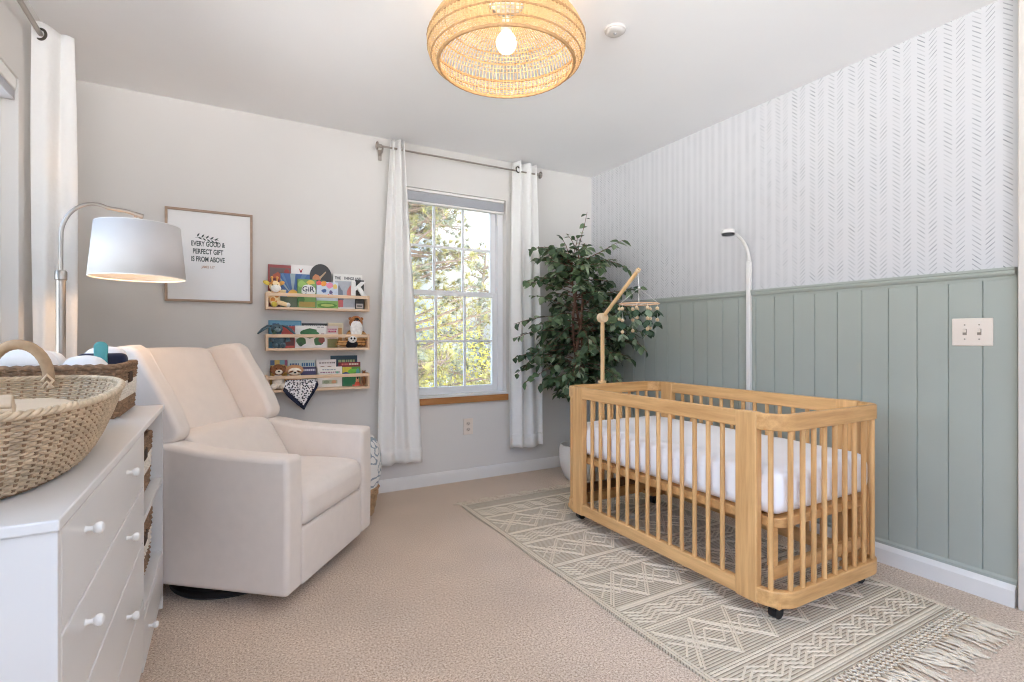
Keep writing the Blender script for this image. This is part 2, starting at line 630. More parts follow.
win2 = thing('window_2', 'bright white window behind the dresser on the left wall', 'window', (0, 0, 0))
win2['kind'] = 'structure'
fr = MB()
xo = XL - .12
fr.box((xo, LY0, LZ0), (XL - .05, LY0 + .045, LZ1)).box((xo, LY1 - .045, LZ0), (XL - .05, LY1, LZ1))
fr.box((xo, LY0 + .045, LZ1 - .045), (XL - .05, LY1 - .045, LZ1)).box((xo, LY0 + .045, LZ0), (XL - .05, LY1 - .045, LZ0 + .045))
fr.box((xo + .01, LY0 + .045, 1.40), (XL - .07, LY1 - .045, 1.44))
fr.box((xo, 1.13, LZ0 + .045), (XL - .05, 1.19, LZ1 - .045))
for yy in (.40, 1.93):
    fr.box((xo + .02, yy - .008, LZ0 + .045), (xo + .04, yy + .008, LZ1 - .045))
fr.build('window_frame', M_vinyl, win2, smooth=False, bevel=.004)
MB().box((xo + .028, LY0 + .04, LZ0 + .04), (xo + .032, LY1 - .04, LZ1 - .04)).build('window_pane', M_glass, win2, smooth=False)
bl = thing('window_blind', 'white blind raised at the top of the left wall window', 'blind', (XL, 0, LZ1))
MB().box((-.048, LY0 + .01, -.05), (-.004, LY1 - .01, -.002)).build('blind_headrail', M_white, bl, smooth=False, bevel=.004)
w = MB()
for k in range(8):
    w.box((-.046, LY0 + .014, -.054 - k * .0045 - .0032), (-.008, LY1 - .014, -.054 - k * .0045))
w.build('blind_slat_stack', MATS['blind_grey'], bl, smooth=False)

# ------------------------------------------------------------------ curtains and rods
def curtain(name, label, top, bot, ztop, zbot, waves, amp, axis, fixed, seed, mtop=.0, group='white curtain panels', phase=0.0, grom=(), slant=0.0):
    """top/bot: (start,end) along axis at the heading and at the hem; fixed is the plane it hangs in"""
    root = thing(name, label, 'curtain', (0, 0, 0), 0, group)
    rr = random.Random(seed)
    k1, k2 = rr.uniform(0, 6), rr.uniform(0, 6)
    def fn(u, v):
        t = v ** .8
        a = top[0] + (bot[0] - top[0]) * t
        b = top[1] + (bot[1] - top[1]) * t
        s = a + (b - a) * u + .006 * math.sin(5 * v + 9 * u + k1)
        am = amp * (1 - .25 * v) * (1 + .25 * math.sin(7 * u + k2))
        d = fixed - slant * (1 - u) + am * math.sin(2 * PI * waves * u + phase + .5 * math.sin(3 * v + k1) * v)
        z = ztop + (zbot - ztop) * v + (.006 * math.sin(9 * u + k2) if v > .98 else 0)
        return (s, d, z) if axis == 'x' else (d, s, z)
    w = MB()
    w.grid(fn, 72, 60)
    o = w.build('curtain_panel', M_curtain, root, solid=.003, angle=180)
    w = MB()
    w.grid(lambda u, v: tuple(Vector(fn(u, 1 - .045 * (1 - v))) + (Vector((0, -.003, 0)) if axis == 'x' else Vector((.003, 0, 0)))), 72, 3)
    w.build('hem', M_curtain, root, solid=.004, angle=180)
    for q in grom:
        g = MB()
        n = 20
        c = Vector(q[0])
        nrm = Vector(q[1]).normalized()
        e1 = nrm.orthogonal().normalized()
        e2 = nrm.cross(e1)
        g.tube([c + (e1 * math.cos(2 * PI * i / n) + e2 * math.sin(2 * PI * i / n)) * .021 for i in range(n)], .005, 8, closed=True)
        g.build('grommet', M_dkmetal, root)
    return root

ZR = 2.352
YR1 = YB - .085
curtain('curtain', 'white textured curtain hanging between the bookshelves and the window', (.975, 1.072), (.885, 1.192), ZR + .056, .205, 3, .026, 'x', YR1, 3)
curtain('curtain', 'white textured curtain between the window and the ficus tree', (1.925, 2.135), (1.905, 2.195), ZR + .070, .215, 2.5, .03, 'x', YR1, 8, phase=.6,
        grom=[((1.955, YR1 - .031, ZR), (.35, -1, 0))])
curtain('curtain', 'white textured curtain beside the floor lamp on the left wall', (-.672, -.560), (-.675, -.545), 2.335, .22, 1.5, .016, 'x', 2.815, 5, phase=2.2, slant=.10,
        grom=[((-.648, 2.722, 2.285), (-.5, -1, 0))])
rod = thing('curtain_rod', 'nickel curtain rod with ring finials above the grille window', 'curtain rod', (0, YR1, ZR))
MB().tube([(.905, 0, 0), (2.15, 0, 0)], .0065, 12).build('rod_tube', M_chrome, rod)
for sx in (.905, 2.160):
    f = MB()
    n = 20
    f.tube([(sx + (.018 if sx > 2 else -.018), .022 * math.cos(2 * PI * i / n), .022 * math.sin(2 * PI * i / n)) for i in range(n)], .006, 8, closed=True)
    f.tube([(sx - .012, 0, 0), (sx + .012, 0, 0)], .012, 12)
    f.build('finial', M_chrome, rod)
for sx in (.925, 2.138):
    f = MB().tube([(sx, 0, -.008), (sx, .02, -.03), (sx, .083, -.035)], .006, 8)
    f.box((sx - .012, .076, -.07), (sx + .012, .084, -.0))
    f.build('rod_bracket', M_chrome, rod)
rod = thing('curtain_rod', 'nickel curtain rod running along the left wall under the ceiling', 'curtain rod', (-.648, 0, 2.285))
MB().tube([(0, -.55, 0), (0, 2.86, 0)], .009, 12).build('rod_tube', M_chrome, rod)
for sy in (-.5, 1.1, 2.86):
    f = MB().tube([(0, sy, -.006), (-.02, sy, -.02), (-.05, sy, -.02)], .006, 8)
    f.box((-.052, sy - .012, -.05), (-.046, sy + .012, .01))
    f.build('rod_bracket', M_chrome, rod)

# ------------------------------------------------------------------ small wall fittings
sw = thing('light_switch', 'almond double toggle switch plate on the sage panelling', 'light switch', (XR - .014, .936, 1.09))
MB().box((-.006, -.068, -.058), (0, .068, .058)).build('switch_plate', M_plate, sw, smooth=False, bevel=.004, seg=3)
for y in (-.024, .024):
    t = MB().box((-.018, y - .005, -.002), (-.006, y + .005, .012))
    t.build('toggle', M_plate, sw, smooth=False, bevel=.002)
    s2 = MB()
    for z in (-.03, .03):
        s2.tube([(-.0075, y, z), (-.0055, y, z)], .003, 8)
    s2.box((-.0066, y - .007, -.013), (-.0058, y + .007, .013))
    s2.build('screw', mat('plate_taupe', (150, 138, 126), .5), sw, smooth=False)  # darker taupe for the screws and toggle surround
ou = thing('power_outlet', 'almond duplex outlet low on the back wall under the window', 'outlet', (1.589, YB, .40))
MB().box((-.039, -.006, -.06), (.039, 0, .06)).build('outlet_plate', M_plate, ou, smooth=False, bevel=.004, seg=3)
for z in (-.022, .022):
    so = MB().prism([(.016 * math.cos(a * PI / 8), z + .014 * math.sin(a * PI / 8)) for a in range(16)], -.008, -.005)
    so.build('socket', mat('outlet_face', (205, 192, 180), .4), ou, smooth=False)
    so = MB()
    for x in (-.006, .006):
        so.box((x - .001, -.0088, z - .001), (x + .001, -.0078, z + .007))
    so.box((-.002, -.0088, z - .009), (.002, -.0078, z - .006))
    so.build('slot', M_black, ou, smooth=False)
M_det = mat('detector_plastic', (206, 202, 198), .5, var=.01)
sd = thing('smoke_detector', 'round white smoke detector on the ceiling beside the rattan pendant', 'smoke detector', (1.515, 1.77, ZC))
MB().lathe([(.022, -.021), (.034, -.0195), (.041, -.014), (.043, -.009)], 32).build('detector_body', M_det, sd)
MB().lathe([(.046, -.010), (.048, -.003), (.048, 0)], 32).build('detector_base', M_det, sd)
MB().lathe([(.006, -.024), (.008, -.021), (.008, -.019)], 16).build('test_button', mat('grey_button', (170, 170, 170), .5), sd)

# baby monitor camera on a curved wall mount
bm_ = thing('baby_monitor', 'white baby camera on curved arm mounted up the panelled wall', 'baby monitor', (XR - .014, 1.978, 0))
pth = [(-.012, 0, 1.50)] + [(-.012 - .152 * (1 - math.cos(a)), 0, 1.51 + .16 * math.sin(a)) for a in [i * PI / 2.3 / 10 for i in range(1, 11)]]
pth.append((-.172, 0, 1.675))
MB().tube(pth, .010, 12, flat=.8).build('mount_arm', M_white, bm_)
MB().box((-.024, -.0135, .09), (-.0005, .0135, 1.52)).build('cord_cover', M_white, bm_, smooth=False, bevel=.004)
hd = MB().lathe([(.010, .020), (.030, .016), (.038, .006), (.038, -.004), (.034, -.010)], 24, c=(-.200, 0, 1.675))
h = hd.build('camera_head', M_white, bm_)
MB().lathe([(.036, .002), (.035, -.010), (.012, -.013)], 24, c=(-.200, 0, 1.667)).build('camera_lens', M_black, h)

# ================================================================== RUG
rug = thing('area_rug', 'cream flatwoven rug with raised diamond and zigzag cords under the crib', 'rug', (0, 0, 0))
RX0, RX1, RY0, RY1 = 1.298, 2.488, .905, 2.965
RT = .010
M_rug = striped('rug_weave', (146, 132, 114), (204, 191, 171), .0125, 1, bmp=.5)
M_cord = mat('rug_cord', (219, 205, 184), .95, var=.06, vscale=60, bmp=.2, bscale=300, spec=.1)
w = MB()
def rugpt(u, v):
    return (RX0 + (RX1 - RX0) * u + .004 * math.sin(v * 19), RY0 + (RY1 - RY0) * v, RT)
w.grid(rugpt, 6, 40, 0)
top = list(w.bm.faces)
ex = bmesh.ops.extrude_face_region(w.bm, geom=top)
for v in [e for e in ex['geom'] if isinstance(e, bmesh.types.BMVert)]:
    v.co.z = .001
def cord(pts, r=.0048, step=.0075):
    out, rad = [], []
    k = 0
    for a, b in zip(pts[:-1], pts[1:]):
        a, b = Vector(a), Vector(b)
        n = max(1, int((b - a).length / step))
        for i in range(n):
            out.append(a.lerp(b, i / n))
            rad.append(r * (1.0 if k % 2 else .62))
            k += 1
    out.append(Vector(pts[-1]))
    rad.append(r)
    w.tube(out, rad, 5, 1, flat=.75)
zc = RT + .001
def straight(y):
    cord([(RX0 + .03, y, zc), (RX1 - .03, y, zc)])
def zig(y0, y1, n, ph=0, off=0):
    pts = []
    L = RX1 - RX0 - .07
    for i in range(2 * n + 1):
        pts.append((RX0 + .035 + L * i / (2 * n), (y0 if (i + ph) % 2 else y1) + off, zc))
    cord(pts)
y = RY0 + .03
DB, ZB = .285, .155
seq = ['z', 'd'] * 4 + ['z']
for sct in seq:
    for o_ in (0, .012):
        straight(y + o_)
    y += .022
    if sct == 'z':
        for o_ in (0, .024, .048, .072):
            zig(y + .008, y + .042, 9, 0, o_)
        y += ZB - .022
    else:
        for o_ in (0, .016):
            zig(y + .012, y + DB - .05, 3, 0, o_)
            zig(y + .012, y + DB - .05, 3, 1, o_)
        zig(y + .085, y + DB - .108, 6, 0, 0)
        zig(y + .085, y + DB - .108, 6, 1, 0)
        y += DB - .022
straight(y); straight(y + .012)
for x in (RX0 + .006, RX0 + .018, RX1 - .006, RX1 - .018):
    cord([(x, RY0, zc), (x, RY1, zc)], .005)
w.build('rug_body', [M_rug, M_cord], rug, angle=60)
# knotted fringe with loose strands at both ends
def fringe(yb, sgn, net, length, label):
    w = MB()
    n = 46
    dx = (RX1 - RX0) / n
    rows = 4 if net > .03 else 1
    for r in range(rows):
        y0, y1 = yb + sgn * net * r / rows, yb + sgn * net * (r + 1) / rows
        for i in range(n):
            x = RX0 + dx * (i + .5)
            for s_ in (-.5, .5):
                a = .5 if r % 2 else 0
                w.tube([(x + dx * a * .0 + (dx * s_ if r % 2 == 0 else 0), y0, .007), (x + (dx * s_ if r % 2 else 0), y1, .007)], .0034, 5)
    for i in range(n):
        x = RX0 + dx * (i + .5)
        ang = R.gauss(.12 if sgn < 0 else 0, .22)
        for k in range(3 if sgn < 0 else 2):
            a = ang + R.gauss(0, .10)
            L = length * R.uniform(.75, 1.1)
            bend = R.gauss(0, .25)
            p = []
            for t in range(6):
                f = t / 5
                p.append((x + (k - 1) * .004 + math.sin(a + bend * f) * L * f, yb + sgn * (net + math.cos(a + bend * f) * L * f), .007 + .006 * math.sin(PI * f) * R.random() - .0025 * f))
            w.tube(p, [.0036] * 5 + [.0028], 5)
    return w.build('fringe', M_cord, rug, angle=180)
fringe(RY0, -1, .065, .125, None)
fringe(RY1, 1, .01, .085, None)

# ================================================================== CRIB
CX0, CX1, CY0, CY1, CR = 1.735, 2.46, 1.13, 2.495, .10
ZB_, ZT_ = .075, .785
crib = thing('baby_crib', 'natural wood crib with round corners and spindle sides on casters', 'crib', ((CX0 + CX1) / 2, (CY0 + CY1) / 2, RT))
ox, oy = (CX0 + CX1) / 2, (CY0 + CY1) / 2
HX, HY = (CX1 - CX0) / 2, (CY1 - CY0) / 2
def rrect(hx, hy, r, n=10):
    pts = []
    for (cx, cy, a0) in ((hx - r, hy - r, 0), (-hx + r, hy - r, PI / 2), (-hx + r, -hy + r, PI), (hx - r, -hy + r, 1.5 * PI)):
        for i in range(n + 1):
            a = a0 + PI / 2 * i / n
            pts.append((cx + r * math.cos(a), cy + r * math.sin(a)))
    return pts
def loop_rail(z0, z1, th, name, part):
    """rail pieces: the two straight sides, and the two bow shaped ends"""
    zr0, zr1 = z0 - RT, z1 - RT
    yp = HY - CR - .085
    for sx in (-1, 1):
        xa, xb = sorted((sx * HX, sx * (HX - th)))
        MB().box((xa, -yp, zr0), (xb, yp, zr1)).build(name, M_pine, crib, smooth=False, bevel=.005, seg=3)
    for sy in (-1, 1):
        def arc(hx, hy, r):
            pts = [(-hx, sy * (HY - CR))]
            for i in range(13):
                a = PI / 2 * i / 12
                pts.append((-hx + r - r * math.cos(a), sy * (hy - r + r * math.sin(a))))
            for i in range(13):
                a = PI / 2 * i / 12
                pts.append((hx - r + r * math.sin(a), sy * (hy - r + r * math.cos(a))))
            pts.append((hx, sy * (HY - CR)))
            return pts
        o, i_ = arc(HX, HY, CR), arc(HX - th, HY - th, CR - th)
        rings = []
        for (xo_, yo_), (xi, yi) in zip(o, i_):
            rings.append([(xo_, yo_, zr0), (xo_, yo_, zr1), (xi, yi, zr1), (xi, yi, zr0)])
        MB().rings(rings).build(part, M_pinex, crib, bevel=.005, seg=3)
loop_rail(ZT_ - .062, ZT_, .03, 'top_side_rail', 'top_end_rail')
loop_rail(ZB_, ZB_ + .060, .03, 'bottom_side_rail', 'bottom_end_rail')
for sx in (-1, 1):
    for sy in (-1, 1):
        xa, xb = sorted((sx * (HX + .002), sx * (HX - .034)))
        ya, yb = sorted((sy * (HY - CR), sy * (HY - CR - .092)))
        MB().box((xa, ya, ZB_ - RT - .004), (xb, yb, ZT_ - RT + .002)).build('post', M_pinez, crib, smooth=False, bevel=.006, seg=3)
z0, z1 = ZB_ + .055 - RT, ZT_ - .058 - RT
def spindle(x, y):
    MB().tube([(x, y, z0), (x, y, z1)], .0098, 12).build('spindle', M_pinez, crib)
ya = HY - CR - .092
for sx in (-1, 1):
    for k in range(13):
        spindle(sx * (HX - .015), -ya + 2 * ya * (k + 1) / 14)
ri = CR - .015
Larc = ri * PI / 2
Lst = 2 * (HX - CR)
tot = 2 * Larc + Lst
for sy in (-1, 1):
    for k in range(11):
        s = tot * (k + .6) / 11.2
        if s < Larc:
            a = s / ri
            x, y = -HX + CR - ri * math.cos(a), HY - CR + ri * math.sin(a)
        elif s < Larc + Lst:
            x, y = -HX + CR + (s - Larc), HY - .015
        else:
            a = (s - Larc - Lst) / ri
            x, y = HX - CR + ri * math.sin(a), HY - CR + ri * math.cos(a)
        spindle(x, sy * y)
# mattress platform and cross bars
MB().prism([(a, b) for a, b in rrect(HX - .042, HY - .042, .06)], .355 - RT, .392 - RT, 0, 'xy').build('mattress_platform', M_pinex, crib, bevel=.004)
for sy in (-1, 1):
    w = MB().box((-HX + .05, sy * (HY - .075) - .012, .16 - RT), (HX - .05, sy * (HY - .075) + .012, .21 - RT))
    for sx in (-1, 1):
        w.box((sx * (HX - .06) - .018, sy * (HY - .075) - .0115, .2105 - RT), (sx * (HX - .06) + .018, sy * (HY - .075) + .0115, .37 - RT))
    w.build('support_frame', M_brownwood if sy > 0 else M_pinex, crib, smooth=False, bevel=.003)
for sx in (-1, 1):
    for sy in (-1, 1):
        x, y = sx * (HX - .075), sy * (HY - .075)
        c = MB().tube([(x, y, .052), (x, y, ZB_ - RT + .02)], .008, 10)
        c.box((x - .016, y - .010, .030), (x + .016, y + .010, .055))
        c = c.build('caster', M_dkmetal, crib, smooth=False, bevel=.003)
        MB().tube([(x + .004, y - .016, .0245), (x + .004, y + .016, .0245)], .0245, 18).build('caster_wheel', M_black, c)
        MB().box((x - .05, y - .05, ZB_ - RT - .002), (x + .05, y + .05, ZB_ - RT + .02)).build('caster_block', M_pinex, crib, smooth=False)
# mattress in a white fitted sheet
def puck(p):
    n = mnoise.noise(Vector((p.x * 9, p.y * 9, p.z * 5))) * .004
    edge = max(0, abs(p.x) / .32 - .8) + max(0, abs(p.y) / .63 - .9) * 2
    wr = .0025 * math.sin(p.y * 60 + 3 * math.sin(p.x * 14)) * max(0, 1 - abs(p.z - .50) / .08) * (1 if abs(p.x) > .28 or abs(p.y) > .58 else .0)
    s = 1 if p.x > 0 else -1
    return Vector((p.x + s * wr * .8, p.y + wr * .5, p.z + n * (1 if p.z > .52 else .2)))
mt = MB()
mt.softbox((0, 0, .4845), (2 * (HX - .033), 2 * (HY - .04), .175), .05, (.004, .004, .012), 26, 0, puck)
mo = mt.build('crib_mattress', M_sheet, None, loc=(ox, oy, 0))
tag(mo, 'crib mattress in white fitted sheet lying inside the wooden crib', 'mattress')

# ================================================================== BABY MOBILE
PXm, PYm = 2.045, CY1 - .016
mob = thing('baby_mobile', 'wooden crib mobile with hanging beads and green felt leaves', 'crib mobile', (PXm, PYm, 0))
M_bead = wood('bead_wood', (238, 214, 178), (222, 190, 148), 2, 12)
M_arm = wood('mobile_wood', (236, 200, 150), (214, 172, 118), 2, 10)
M_felt = mat('green_felt', (58, 80, 60), .95, var=.2, vscale=40)
M_felt2 = mat('pale_green_felt', (128, 146, 122), .95, var=.15, vscale=40)
MB().tube([(0, 0.028, .70), (0, .028, 1.19)], .0125, 14).build('mobile_post', M_arm, mob)
c = MB().box((-.022, -.028, .715), (.022, .044, .70)).box((-.022, -.030, .66), (.022, -.017, .715)).box((-.022, .0165, .66), (.022, .044, .80)).tube([(0, -.05, .69), (0, -.02, .69)], .014, 14)
c.build('clamp', M_arm, mob, smooth=False, bevel=.003)
MB().tube([(0, .006, 1.19), (0, .05, 1.19)], .030, 24).build('pivot_joint', M_bead, mob, bevel=.003)
top = Vector((.055, -.225, 1.457))
st = Vector((0, .028, 1.19))
MB().tube([st, st.lerp(top, 1.04)], .0115, 14).build('mobile_arm', M_arm, mob)
MB().ball(top, .015, 0, 14).build('arm_end_knob', M_bead, mob)
rc = Vector((.055, -.235, 1.262))
MB().tube([(rc.x + .112 * math.cos(2 * PI * i / 40), rc.y + .112 * math.sin(2 * PI * i / 40), rc.z) for i in range(40)], .0042, 8, closed=True).build('hoop', mat('hoop_wood', (226, 184, 150), .5), mob)
M_string = mat('white_string', (236, 234, 230), .9)
w = MB()
apex = Vector((rc.x, rc.y, top.z - .10))
w.tube([top, apex], .0022, 6)
w.ball(apex, .007, 0, 10)
for i in range(4):
    a = PI / 4 + PI / 2 * i
    w.tube([apex, (rc.x + .112 * math.cos(a), rc.y + .112 * math.sin(a), rc.z)], .0011, 5)
w.build('hanging_string', M_string, mob)
def felt_leaf(w, c, ang, L=.030, m=0, pitch=-.5):
    d = Vector((math.cos(ang), math.sin(ang), pitch)).normalized()
    s = Vector((-math.sin(ang), math.cos(ang), 0))
    nrm = d.cross(s)
    c = Vector(c)
    prof = [(0, .0), (.2, .55), (.45, .8), (.7, .6), (.9, .25), (1, 0)]
    rings = []
    for t, ww in prof:
        k = max(ww, .06) * L * .5
        p = c + d * L * t
        rings.append([p + s * k, p + nrm * .0015 + s * 0, p - s * k, p - nrm * .0015])
    w.rings(rings, m)
for i in range(9):
    a = 2 * PI * i / 9 + .2
    L = [.17, .10, .19, .12, .20, .11, .18, .13, .16][i]
    x, y = rc.x + .112 * math.cos(a), rc.y + .112 * math.sin(a)
    if i % 3 == 2:
        x, y = rc.x + .05 * math.cos(a), rc.y + .05 * math.sin(a)
    stn = MB().tube([(x, y, rc.z), (x, y, rc.z - L)], .001, 5)
    if i % 3 == 2:
        stn.tube([(rc.x + .112 * math.cos(a), rc.y + .112 * math.sin(a), rc.z), (rc.x - .112 * math.cos(a), rc.y - .112 * math.sin(a), rc.z)], .0008, 5)
    stn = stn.build('strand', M_string, mob)
    nb = 3 if L > .15 else 2
    for b in range(nb):
        z = rc.z - L * (b + .45) / nb
        MB().ball((x, y, z), .0105, 0, 12).build('bead', M_bead, stn)
        lf = MB()
        for q in range(3):
            felt_leaf(lf, (x, y, z - .010), a + q * 2.1 + b, .054, 0, R.uniform(-1.8, -.5))
        lf.build('felt_leaf', M_felt if (i + b) % 3 else M_felt2, stn)

# ================================================================== FICUS
FX, FY = 2.33, 3.13
fic = thing('ficus_tree', 'leafy green ficus tree in a white pot in the corner', 'potted plant', (FX, FY, 0))
M_leafd = mat('ficus_leaf_dark', (66, 88, 60), .42, var=.35, vscale=30, trans=.12)
M_leafm = mat('ficus_leaf', (96, 118, 82), .42, var=.3, vscale=30, trans=.15)
M_leafl = mat('ficus_leaf_pale', (150, 166, 134), .45, var=.2, vscale=30, trans=.15)
M_bark = wood('ficus_bark', (134, 98, 78), (92, 64, 50), 2, 14, .8)
M_pot = mat('white_ceramic_pot', (226, 222, 216), .55, var=.02, bmp=.2, bscale=30)
pot = MB().lathe([(.085, 0), (.115, .03), (.142, .10), (.152, .17), (.150, .235), (.142, .262), (.130, .262), (.136, .225), (.05, .215)], 40)
pot.build('plant_pot', M_pot, fic, angle=50)
MB().lathe([(.134, .20), (.134, .222), (.05, .232), (.01, .234)], 24).build('potting_moss', mat('moss', (92, 84, 58), .95, var=.4, vscale=60, bmp=.8, bscale=80), fic)
trunks = []
for k in range(3):
    p = []
    for t in range(22):
        f = t / 21
        a = 2 * PI * (k / 3 + f * 1.1)
        rad = .028 * (1 - .3 * f) + .02 * f
        p.append(Vector((rad * math.cos(a) - .02 * f, rad * math.sin(a), .22 + 1.38 * f)))
    trunks.append(p)
    MB().tube(p, [.015 - .008 * t / 21 for t in range(22)], 8).build('trunk', M_bark, fic)
wl, wb = MB(), MB()
def leaf(c, d, up, L, m):
    d = d.normalized()
    s = d.cross(up)
    if s.length < 1e-4:
        s = d.orthogonal()
    s.normalize()
    n = s.cross(d)
    W = L * .34
    pr = [(0, 0), (.22, .75), (.48, 1.0), (.75, .62), (1.0, 0)]
    mid, lf, rt = [], [], []
    for t, ww in pr:
        cc = c + d * L * t - n * (L * .16 * t * t)
        mid.append(wl.bm.verts.new(cc - n * .0))
        if 0 < ww:
            lf.append(wl.bm.verts.new(cc + s * W * ww + n * W * ww * .30))
            rt.append(wl.bm.verts.new(cc - s * W * ww + n * W * ww * .30))
    wl.face((mid[0], mid[1], lf[0]), m); wl.face((mid[0], rt[0], mid[1]), m)
    for i in range(2):
        wl.face((mid[i + 1], mid[i + 2], lf[i + 1], lf[i]), m)
        wl.face((mid[i + 1], rt[i], rt[i + 1], mid[i + 2]), m)
    wl.face((mid[3], mid[4], lf[2]), m); wl.face((mid[3], rt[2], mid[4]), m)
RF = random.Random(21)
def clamp_in(p):
    # keep the crown inside the corner
    p.x = min(p.x, XR - .12 - FX)
    p.y = min(p.y, YB - .09 - FY)
    if p.x + FX < 2.29: p.y = min(p.y, 3.33 - FY)          # clear of the curtain
    return p
def spray(start, az, reach, rise, droop, nl, L):
    p = Vector(start)
    d = Vector((math.cos(az), math.sin(az), rise)).normalized()
    n = 9
    pts = [p.copy()]
    for i in range(n):
        d = (d + Vector((RF.gauss(0, .10), RF.gauss(0, .10), -droop / n + RF.gauss(0, .05)))).normalized()
        p = clamp_in(p + d * reach / n)
        pts.append(p.copy())
    wb.tube(pts, [.0035 * (1 - .75 * i / n) + .0006 for i in range(n + 1)], 5)
    for i in range(nl):
        f = .18 + .82 * (i + .5) / nl
        q = f * n
        a = int(min(q, n - 1))
        pos = pts[a].lerp(pts[a + 1], q - a)
        dd = (pts[a + 1] - pts[a])
        if dd.length < 1e-5:
            continue
        dd.normalize()
        side = dd.cross(Vector((0, 0, 1)))
        side = side.normalized() if side.length > .1 else Vector((1, 0, 0))
        sg = 1 if i % 2 else -1
        ld = (dd * .55 + side * sg * RF.uniform(.4, 1.0) + Vector((RF.gauss(0, .3), RF.gauss(0, .3), RF.uniform(-.9, .15))))
        upv = Vector((RF.gauss(0, .45), RF.gauss(0, .45) - .25, 1))
        r_ = RF.random()
        leaf(clamp_in(pos), ld, upv, L * RF.uniform(.8, 1.25), 0 if r_ < .5 else (1 if r_ < .86 else 2))
for k in range(165):
    f = RF.random()
    z = .62 + 1.03 * f
    t = int(min(21, max(0, (z - .22) / 1.38 * 21)))
    st = trunks[k % 3][t].copy()
    st.z = z
    az = RF.uniform(0, 2 * PI)
    prof_r = .50 if f < .35 else (.56 if f < .75 else .40)
    if f < .18: prof_r = .30
    reach = prof_r * RF.uniform(.55, 1.1)
    spray(st, az, reach, RF.uniform(.0, .55) + (.35 if f > .8 else 0), RF.uniform(.4, 1.0), 13, .064)
for k in range(5):   # leaders at the top
    st = trunks[k % 3][-1].copy()
    spray(st, RF.uniform(0, 6.3), RF.uniform(.2, .36), 2.5, .3, 9, .052)
spray(trunks[0][-1], 1.2, .42, 7, .1, 10, .05)
wb.build('branch', M_bark, fic)
wl.build('foliage', [M_leafd, M_leafm, M_leafl], fic, recalc=False, angle=60)

# ================================================================== ARMCHAIR
ARZ = math.radians(52.7)
ch = thing('armchair', 'cream upholstered wingback recliner with pillow cushions beside the bookshelves', 'armchair', (.1255, 2.692, 0), ARZ)
MB().lathe([(.248, .001), (.256, .010), (.256, .026), (.245, .034), (.06, .036), (.05, .085)], 40, c=(-.085, .035, 0)).build('swivel_base', M_black, ch)
def slab(poly, x0, x1, bev, name, m=M_cloth, parent=ch, crown=0, seg=5):
    w = MB().prism(poly, x0, x1, 0, 'yz')
    return w.build(name, m, parent, bevel=bev, seg=seg, angle=60)
arm = [(-.400, .062), (-.404, .33), (-.402, .598), (-.30, .600), (-.15, .606), (-.02, .616), (.06, .630), (.13, .640), (.20, .632), (.30, .58), (.36, .35), (.36, .085)]
for s, nm in ((-1, 'left'), (1, 'right')):
    a, b = sorted((s * .392, s * .280))
    slab(arm, a, b, .020, 'arm')
# front apron (closed footrest) and hull under the seat
def apron(p):
    return p
MB().softbox((0, -.372, .175), (.556, .05, .232), .014, (0, .004, 0), 6).build('footrest_panel', M_cloth, ch)
MB().box((-.285, -.35, .075), (.285, .34, .30)).build('seat_hull', M_cloth, ch, smooth=False, bevel=.01)
def seatfn(p):
    p = p.copy()
    if p.y < -.3:
        p.z -= .010 * ((-.3 - p.y) / .1) ** 2 if p.z > .4 else 0
    return p
MB().softbox((0, -.125, .372), (.562, .565, .165), .045, (.004, .010, .022), 10, 0, seatfn).build('seat_cushion', M_cloth, ch)
# lower back pillow: leans back
def lean(p, y0, z0, k):
    return Vector((p.x, p.y + (p.z - z0) * k, p.z))
lb = MB()
lb.softbox((0, .118, .545), (.556, .15, .215),   .032, (.0, .014, .006), 10, 0, lambda p: lean(p, .1, .545, .62))
lb.build('lumbar_cushion', M_cloth, ch)
def backfn(p):
    q = lean(p, .28, .60, .56)
    return q
bk = MB()
bk.softbox((0, .285, .785), (.545, .13, .455), .03, (.0, .014, .006), 12, 0, backfn)
bk.build('back_cushion', M_cloth, ch)
# back shell behind the cushion
shell = [(.27, .09), (.30, .45), (.36, .62), (.58, 1.0), (.53, 1.03), (.46, 1.0), (.24, .60), (.20, .45), (.20, .09)]
slab([(.24, .08), (.255, .58), (.50, 1.005), (.565, .99), (.40, .58), (.36, .08)], -.285, .285, .03, 'back_shell')
wing = [(.100, .655), (.094, .69), (.125, .76), (.185, .86), (.250, .955), (.285, 1.015), (.325, 1.036), (.385, 1.03), (.53, 1.0), (.45, .80), (.35, .60), (.27, .575), (.17, .605)]
for s in (-1, 1):
    w = MB()
    r = []
    for x, k in ((.262, 0), (.352, 1)):
        ring = []
        for (yy, zz) in wing:
            fl = .012 * max(0, min(1, (.45 - (yy - (zz - .6) * .56)) / .4))   # front edge splays out
            ring.append((s * (x + fl * .6), yy + (.0 if k else .01), zz))
        r.append(ring)
    w.rings(r)
    w.build('wing', M_cloth, ch, bevel=.022, seg=5, angle=60)

